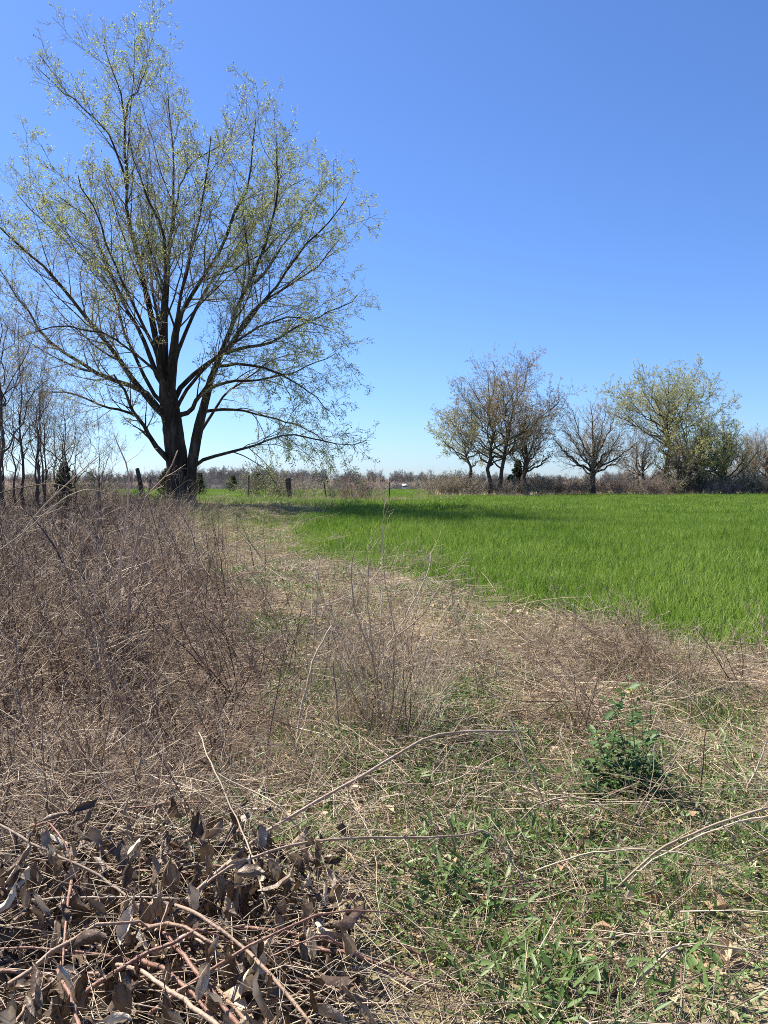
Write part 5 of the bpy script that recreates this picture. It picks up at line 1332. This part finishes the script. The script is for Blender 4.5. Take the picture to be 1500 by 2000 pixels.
M['whip'] = material('pinkish_whip', [(0, (.30, .19, .14)), (.5, (.48, .345, .265)), (1, (.62, .50, .41))], rough=.5, noise=6, noise_amt=.4, obj_amt=.2, spec=.3)
STEMS = [
    ('sapling', 'sapling', 'upright pinkish whip in the weeds at the left, the straight one', [(212, 1330), (221, 1250), (228, 1180), (234, 1110), (242, 1045), (250, 980), (252, 930), (248, 905), (235, 880), (222, 848)], (6.1, 6.0), 6, 2, 'whip', 6, .3, 1),
    ('sapling', 'sapling', 'pinkish whip in the weeds at the left, the one bending right at its top', [(240, 1330), (246, 1250), (252, 1178), (260, 1100), (272, 1025), (284, 972), (320, 935), (338, 905), (347, 880)], (6.1, 5.9), 6.5, 2, 'whip', 5, .3, 1),
    ('sapling', 'sapling', 'thin brown whip left of the straight pinkish whip', [(190, 1190), (186, 1110), (190, 1040), (196, 975), (203, 900)], (9.6, 10.2), 4, 1.2, 'darkstalk', 6, .4, 2),
    ('bramble_cane', 'cane', 'pale bramble cane rising from the left edge and arching right', [(-10, 1080), (40, 1045), (80, 1010), (110, 985), (150, 960), (190, 958), (225, 970)], (7.6, 8.0), 3, 1.5, 'stalk', 6, .25, 1),
    ('bramble_cane', 'cane', 'pale bramble cane arching high over the left weeds', [(-10, 965), (30, 955), (70, 948), (105, 945), (140, 958), (152, 985), (160, 1010)], (9, 8.5), 2.6, 1.4, 'weed', 5, .3, 1),
    ('bramble_cane', 'cane', 'thin pale shoot slanting up from the left weeds towards the grove', [(35, 1060), (75, 1000), (120, 955), (165, 915), (195, 890)], (8.5, 8.0), 3.5, 1.4, 'stalk', 5, .3, 1),
    ('bramble_cane', 'cane', 'dark stalk crossing the left weeds steeply to the right', [(135, 1125), (110, 1075), (80, 1030), (55, 1003), (40, 990)], (8.0, 8.2), 4, 2, 'darkstalk', 6, .3, 2),
    ('dry_stalk', 'stalk', 'dark leaning stalk, leftmost of three beside the green broad-leaved plant', [(1190, 1450), (1135, 1385), (1095, 1330), (1030, 1280), (990, 1255)], (4.7, 5.6), 5, 2, 'darkstalk', 10, .18, 3),
    ('dry_stalk', 'stalk', 'dark leaning stalk, middle of three beside the green broad-leaved plant', [(1215, 1452), (1160, 1375), (1110, 1320), (1075, 1265), (1060, 1225)], (4.7, 5.6), 5, 2, 'darkstalk', 10, .18, 3),
    ('dry_stalk', 'stalk', 'dark leaning stalk, rightmost of three beside the green broad-leaved plant', [(1222, 1448), (1178, 1385), (1140, 1320), (1115, 1260)], (4.75, 5.6), 4.5, 2, 'darkstalk', 9, .18, 3),
    ('dry_stalk', 'stalk', 'dark leaning stalk at the right edge of the weed thicket', [(528, 1352), (482, 1282), (438, 1222), (395, 1150)], (5.8, 6.6), 5, 2, 'darkstalk', 10, .2, 3),
    ('dry_stalk', 'stalk', 'thinner dark stalk parallel to the one at the thicket edge', [(545, 1342), (510, 1290), (470, 1225), (440, 1165)], (5.9, 6.7), 4, 1.6, 'darkstalk', 9, .2, 3),
    ('dry_stalk', 'stalk', 'dark upright stalk left of the pale crooked stalk', [(520, 1492), (527, 1430), (537, 1375), (550, 1300), (566, 1228)], (4.3, 4.5), 4, 2, 'darkstalk', 5, .2, 2),
    ('dry_stalk', 'stalk', 'pale crooked stalk in front of the weed clump, broken at the top', [(575, 1492), (580, 1445), (588, 1390), (606, 1310), (612, 1285), (648, 1222)], (4.35, 4.6), 5, 3, 'stalk', 3, .15, 1),
    ('dry_stalk', 'stalk', 'straight dark stalk just left of the tall weed clump', [(672, 1490), (664, 1430), (658, 1370), (650, 1290)], (4.36, 4.5), 4.5, 3, 'darkstalk', 3, .15, 1),
    ('dry_stalk', 'stalk', 'thin tall stalk with pale tip between the thicket and the clump', [(606, 1345), (610, 1280), (616, 1210), (624, 1100), (626, 1085)], (5.9, 5.9), 4, 1.5, 'stalk', 6, .25, 2),
    ('dry_stalk', 'stalk', 'pale bowed stalk reaching in from the right edge low down', [(1105, 1840), (1150, 1790), (1200, 1740), (1280, 1665), (1350, 1630), (1425, 1600), (1510, 1575)], (2.75, 2.9), 4, 5, 'stalk', 8, .16, 3),
    ('dry_stalk', 'stalk', 'second pale stalk lying close above the bowed one at the right', [(1180, 1790), (1250, 1700), (1330, 1650), (1420, 1612), (1510, 1592)], (2.85, 2.95), 3, 4, 'stalk', 5, .14, 2),
    ('dry_stalk', 'stalk', 'bleached feathery stalk hanging down from the level brown cane', [(930, 1620), (945, 1622), (970, 1640), (995, 1675), (1025, 1720), (1070, 1760), (1105, 1785)], (2.9, 2.85), 3, 3, 'deadwood', 22, .10, 2),
    ('dry_stalk', 'stalk', 'pale thin arch in front of the green broad-leaved plant', [(1020, 1600), (1040, 1578), (1070, 1565), (1110, 1556), (1150, 1565), (1225, 1600), (1290, 1642)], (3.35, 3.3), 3, 2.5, 'stalk', 8, .12, 1),
    ('dry_stalk', 'stalk', 'long low pale arch below the bowed stalk', [(1040, 1704), (1100, 1682), (1150, 1667), (1225, 1659), (1300, 1662), (1400, 1685), (1455, 1712)], (2.9, 2.85), 3.5, 2, 'stalk', 9, .12, 2),
    ('dry_stalk', 'stalk', 'flat pale stem crossing low in the right foreground', [(945, 1870), (1050, 1850), (1175, 1832), (1250, 1822), (1325, 1822), (1405, 1838)], (2.45, 2.5), 3.5, 2.5, 'stalk', 9, .12, 2),
    ('dry_stalk', 'stalk', 'short thick pale arch at the lower right', [(1272, 1890), (1300, 1856), (1350, 1845), (1425, 1850), (1510, 1864)], (2.42, 2.4), 4, 4, 'stalk', 4, .12, 1),
    ('dry_stalk', 'stalk', 'tan stem rising from the bottom edge right of centre', [(1195, 2025), (1220, 1975), (1250, 1912), (1292, 1872), (1330, 1840)], (2.2, 2.42), 7, 4, 'stalk', 5, .12, 1),
    ('dry_stalk', 'stalk', 'dark thin stem slanting down right through the centre foreground', [(742, 1455), (765, 1495), (810, 1550), (865, 1640), (920, 1690), (1032, 1775)], (3.6, 2.9), 3.5, 4, 'darkstalk', 8, .14, 2),
    ('dry_stalk', 'stalk', 'second dark stem slanting through the centre, lower', [(760, 1560), (820, 1640), (880, 1700), (960, 1755), (1050, 1830)], (3.2, 2.65), 3.5, 4.5, 'darkstalk', 8, .14, 2),
    ('dry_stalk', 'stalk', 'dark upright stalk right of the green broad-leaved plant', [(1365, 1605), (1368, 1560), (1376, 1450), (1388, 1380), (1400, 1340)], (3.62, 3.8), 4, 1.6, 'darkstalk', 6, .2, 2),
    ('dry_stalk', 'stalk', 'pale bushy stalk at the right edge, feathery at its top', [(1438, 1592), (1460, 1540), (1482, 1490), (1500, 1440), (1510, 1400)], (3.7, 3.8), 3.5, 2, 'deadwood', 22, .16, 3),
    ('dry_stalk', 'stalk', 'level pale stem at the right low in the picture', [(1160, 1806), (1240, 1804), (1300, 1803), (1400, 1802), (1510, 1799)], (2.75, 2.78), 3, 2, 'stalk', 8, .12, 1),
    ('dry_stalk', 'stalk', 'tan stem across the bottom right of the heap, rising to the right', [(880, 2020), (930, 1965), (1000, 1900), (1060, 1850), (1110, 1812), (1160, 1770)], (2.2, 2.7), 5, 3, 'stalk', 6, .14, 1),
    ('dry_stalk', 'stalk', 'thin tan stem fanning up from the bottom centre', [(1010, 2020), (1030, 1940), (1055, 1860), (1090, 1780)], (2.2, 2.6), 3.5, 2, 'stalk', 5, .12, 1),
    ('dry_stalk', 'stalk', 'short black stub of a stalk standing at the wheat edge on the right', [(1446, 1345), (1446, 1325), (1447, 1305)], (5.9, 5.9), 4, 3, 'darkstalk', 0, .1, 0),
    ('dry_stalk', 'stalk', 'tan stem lying along the bottom edge right of the heap', [(820, 1990), (900, 1965), (980, 1950), (1060, 1938), (1120, 1942)], (2.25, 2.36), 4, 3, 'stalk', 5, .1, 1),
]
for nm, cat, lab, pix, D, w0, w1, mt, ns, sl_, s2_ in STEMS:
    if D[0] < 5: k_ = 1.12 if mt != 'darkstalk' else .72; w0, w1 = w0 * k_, w1 * k_
    stem(nm, lab, cat, pix, D, w0, w1, M[mt], None, sub=ns, sublen=sl_, sub2=s2_, knots=nm != 'dry_stalk', submat=M['stalk'] if mt == 'deadwood' else M[mt])

# arching thin stems in the lower right that nobody would count
def arches(n, lo, hi, r0, r1, mat):
    def f():
        g = Geo()
        B = np.stack([rng.uniform(-.25, .25, n), rng.uniform(-.25, .25, n), np.full(n, -.01)], 1)
        a = rng.random(n) * 6.28
        d = unit(np.stack([np.cos(a), np.sin(a), rng.uniform(.35, 1.2, n)], 1)); L = rng.uniform(lo, hi, n); K = 7
        P = np.empty((n, K, 3)); P[:, 0] = B; p = B
        for i in range(1, K):
            d = unit(d + rng.normal(0, .05, (n, 3)) + np.array([0, 0, -.24])); p = p + d * (L / (K - 1))[:, None]; p[:, 2] = np.maximum(p[:, 2], .006); P[:, i] = p
        R = np.linspace(1, .4, K)[None] * rng.uniform(r0, r1, n)[:, None]
        g.tubes(P, R, 4)
        P1, R1, _ = spawn(P, R, 4, .3, 1, (20, 50), lambda l, t: .3 * l, 4, .6, .08, (0, 0, -.03), .0008)
        g.tubes(P1, R1, 3)
        return g.mesh('arching_stems', M[mat])
    return f
ARCH = [with_rng(6000 + k, arches(9, .3, .95, .0011, .0024, ['stalk', 'weed', 'darkstalk', 'darkstalk'][k % 4])) for k in range(8)]
ground_scatter('arching_stems', 'thin dry arching stems in a loose tangle over the foreground', 'dry weeds', ARCH, lambda x, y: notwheat(x, y) * np.where(y < 4.2, .9, .4) * (y < 8), 12, 1.6, 8, (.6, 1.1), x0=-2, x1=6)

# ------------------------------------------------------------------ green plant with yellow flowers
def broad_leaf(seed, L=.055, W=.036):
    r = np.random.default_rng(7000 + seed)
    v = np.linspace(0, 1, 5); prof = np.sin(np.pi * np.clip(v, .04, .97) ** .75) ** .8
    V = []
    for j, b in enumerate(v):
        for a in (-1, 0, 1):
            V.append((a * W * .5 * prof[j] * r.uniform(.85, 1.15), L * b, -.25 * L * b * b + abs(a) * W * .12 + r.normal(0, .001)))
    q = [(j * 3 + i, j * 3 + i + 1, (j + 1) * 3 + i + 1, (j + 1) * 3 + i) for j in range(4) for i in range(2)]
    return Geo().add(V, q, None, r.random()).mesh('broad_leaf', M['mustard'])
BL = [broad_leaf(k, .045 + .006 * (k % 4), .03 + .005 * (k % 3)) for k in range(6)]
def mustard():
    r = np.random.default_rng(91)
    b = at(1220, 1575, 3.8); b[2] = float(H(b[0], b[1]))
    root = thing('flowering_weed', 'bushy dark green broad-leaved weed with a few yellow flowers, right foreground', 'plant', b)
    tips = [(1232, 1352), (1282, 1445), (1200, 1385), (1165, 1440), (1140, 1480), (1255, 1405), (1215, 1360), (1292, 1500), (1180, 1510), (1240, 1450), (1140, 1535), (1275, 1540), (1205, 1440), (1225, 1500), (1160, 1560), (1255, 1500), (1118, 1560), (1190, 1550), (1250, 1555), (1270, 1480)]
    nl = 0
    for k, (px, py) in enumerate(tips):
        t = at(px, py, 3.8 + r.uniform(-.14, .16)) - b
        s0 = np.array([(px - 1220) / 1511 * 3.8 * .5 + r.normal(0, .03), r.normal(0, .06), 0])
        P = resample([s0, s0 + (t - s0) * np.array([.35, .35, .45]), s0 + (t - s0) * np.array([.75, .75, .8]), t], 8)
        Geo().tubes(P, np.linspace(.0035, .0012, 8), 5, tint=.6).build('stem', M['herb'], root)
        for j in range(15):
            q = P[int(r.integers(1, 8))] + r.normal(0, .028, 3)
            o = link('leaf', BL[int(r.integers(0, 6))], root, q, (r.uniform(-.3, .7), r.normal(0, .35), r.random() * 6.28)); s_ = r.uniform(.6, 1.3); o.scale = (s_,) * 3
        g = Geo(); n = 46
        C = P[r.integers(1, 8, n)] + r.normal(0, .035, (n, 3)); a = r.random(n) * 6.28; C[:, 2] = np.maximum(C[:, 2], .01)
        g.leaves(C, np.stack([np.cos(a), np.sin(a), r.normal(.1, .3, n)], 1), r.uniform(.018, .042, n), r.uniform(.014, .028, n), up=(0, 0, 1), fold=.15)
        g.build('small_leaves', M['mustard'], root, kind='stuff')
        if k in (0, 1, 3):
            g = Geo(); n = 14 if k == 1 else 5
            C = t + r.normal(0, .009, (n, 3)) + np.array([0, 0, .006]); a = r.random(n) * 6.28
            g.leaves(C, np.stack([np.cos(a), np.sin(a), np.full(n, .5)], 1), np.full(n, .011), np.full(n, .010))
            g.build('flower', M['yellow'], root, kind='stuff')
mustard()

# leafy rosettes
def rosette_leaf(seed, L, W):
    r = np.random.default_rng(7100 + seed)
    v = np.linspace(0, 1, 6); prof = np.array([.25, .55, .85, 1, .75, .08])
    rise = np.array([0, .30, .46, .50, .44, .30]) * L * r.uniform(.5, 1.3)
    V = [(a * W * .5 * prof[j], L * b * .9, rise[j] + abs(a) * W * .15) for j, b in enumerate(v) for a in (-1, 0, 1)]
    q = [(j * 3 + i, j * 3 + i + 1, (j + 1) * 3 + i + 1, (j + 1) * 3 + i) for j in range(5) for i in range(2)]
    return Geo().add(V, q, None, r.random()).mesh('rosette_leaf', M['herb'])
RL = [rosette_leaf(k, .10 + .015 * (k % 3), .015 + .003 * (k % 2)) for k in range(6)]
ROS = [(1150, 1640, 'leafy rosette in front of the flowering weed'), (1110, 1660, 'leafy rosette left of the one in front of the flowering weed'), (1045, 1680, 'leafy rosette under the pale thin arch'), (1440, 1690, 'leafy rosette by the right edge'), (1482, 1668, 'leafy rosette touching the right edge'), (935, 1670, 'leafy rosette below the level brown cane'), (1375, 1905, 'leafy rosette at the lower right corner'), (1335, 1880, 'small leafy rosette beside the short pale arch'), (1120, 1950, 'leafy rosette at the bottom, right of centre'), (860, 1402, 'leafy rosette in the green patch above the bent cane'), (895, 1398, 'leafy rosette right in the green patch above the bent cane'), (960, 1470, 'leafy rosette below the bend of the long cane'), (700, 1500, 'leafy rosette left of the centre foreground'), (1290, 1720, 'small leafy rosette beneath the bowed stalk'), (545, 1335, 'leafy rosette beside the weed thicket'), (625, 1352, 'leafy rosette at the foot of the thin tall stalk')]
rr_ = np.random.default_rng(92)
for px, py, lab in ROS:
    D = ground_D(py); p = at(px, py, D); p[2] = float(H(p[0], p[1]))
    root = thing('leaf_rosette', 'green ' + lab, 'plant', p, 'green leafy rosettes', rr_.random() * 6.28)
    n = int(rr_.integers(10, 18))
    for k in range(n):
        o = link('leaf', RL[k % 6], root, (0, 0, .004), (rr_.normal(.1, .25), 0, k * 2.4 + rr_.normal(0, .2))); s_ = rr_.uniform(.6, 1.15) * (1 if D < 4 else 1.2); o.scale = (s_,) * 3

# purple deadnettle spot, brush mounds, fallen wood
pn = at(660, 1248, ground_D(1248)); pn[2] = float(H(pn[0], pn[1]))
n = 160; a = rng.random(n) * 6.28; q = np.sqrt(rng.random(n)) * .2
Geo().leaves(np.stack([np.cos(a) * q * 1.4, np.sin(a) * q, .02 + rng.random(n) * .12], 1), np.stack([np.cos(a), np.sin(a), rng.uniform(-.3, .6, n)], 1), rng.uniform(.015, .03, n), rng.uniform(.012, .02, n)).build('purple_weed', M['purple'], None, pn, label='small patch of purple-leaved weeds left of the tall dry clump', category='plant')
def mound(px, py, w, h, label, n, seed, mat='weed'):
    def f():
        D = ground_D(py); b = at(px, py, D); b[2] = float(H(b[0], b[1]))
        a = rng.random(n) * 6.28; q = np.sqrt(rng.random(n)) * w * .45
        B = np.stack([np.cos(a) * q, np.sin(a) * q * .7, np.zeros(n)], 1)
        d = unit(np.stack([np.cos(a) * .2 - .35, np.sin(a) * .2, np.full(n, 1.0)], 1) + rng.normal(0, .3, (n, 3))); L = h * rng.uniform(.9, 2.0, n); K = 7
        P = np.empty((n, K, 3)); P[:, 0] = B; p = B
        for i in range(1, K):
            d = unit(d + rng.normal(0, .1, (n, 3)) + np.array([.12, 0, -.28])); p = p + d * (L / (K - 1))[:, None]; p[:, 2] = np.maximum(p[:, 2], .01); P[:, i] = p
        g = Geo().tubes(P, np.linspace(1, .4, K)[None] * rng.uniform(.0018, .0035, n)[:, None], 3)
        P1, R1, _ = spawn(P, np.full((n, K), .002), 7, .2, 1, (25, 65), lambda l, t: .28 * l, 4, .6, .15, (0, 0, 0), .0013)
        g.tubes(P1, R1, 3)
        P2, R2, _ = spawn(P1, R1, 3, .2, 1, (25, 65), lambda l, t: .45 * l, 3, .7, .15, (0, 0, 0), .0011)
        g.tubes(P2, R2, 3)
        g.build('brush_mound', M[mat], None, b, label=label, category='brush mound')
    with_rng(seed, f)
mound(1235, 1335, .8, .30, 'dense rounded mound of dry arching stems before the wheat at the right', 110, 8001)
mound(1075, 1290, .8, .22, 'lower pale mound of dry stems left of the rounded dense one', 45, 8002, 'stalk')
mound(1410, 1350, .7, .22, 'low straggly mound of dry stems right of the rounded dense one', 40, 8003, 'stalk')
mound(790, 1120, 1.3, .36, 'grey tangle of dry weeds standing in the near wheat corner', 55, 8004)
mound(352, 1075, 2.4, .85, 'rounded brown weed bush at the far right corner of the thicket', 260, 8005)
for lab, pix, D, w0, w1, ns in [('bleached fallen branch lying in the maple shade, the straight long one', [(418, 990), (432, 994), (452, 1004)], (33, 29.5), 2.6, 1.6, 3),
                                ('bleached forked fallen branch lying below the straight one', [(412, 1003), (422, 1006), (436, 1010), (448, 1013)], (31, 29), 2.4, 1.4, 4),
                                ('fallen grey branch in the middle of the maple shadow', [(470, 1000), (500, 997), (525, 999), (560, 996)], (33, 34), 1.8, 1, 6),
                                ('fallen branch at the right end of the maple shade', [(640, 1000), (665, 1003), (690, 1004)], (32, 31.5), 1.6, 1, 5),
                                ('pale thin fallen branch at the left tip of the wheat', [(555, 1048), (575, 1050), (604, 1052)], (20.5, 20), 2, 1, 4)]:
    stem('fallen_branch', lab, 'branch', pix, D, w0, w1, M['deadwood'], 'fallen branches around the maple', sub=ns, sublen=.6)
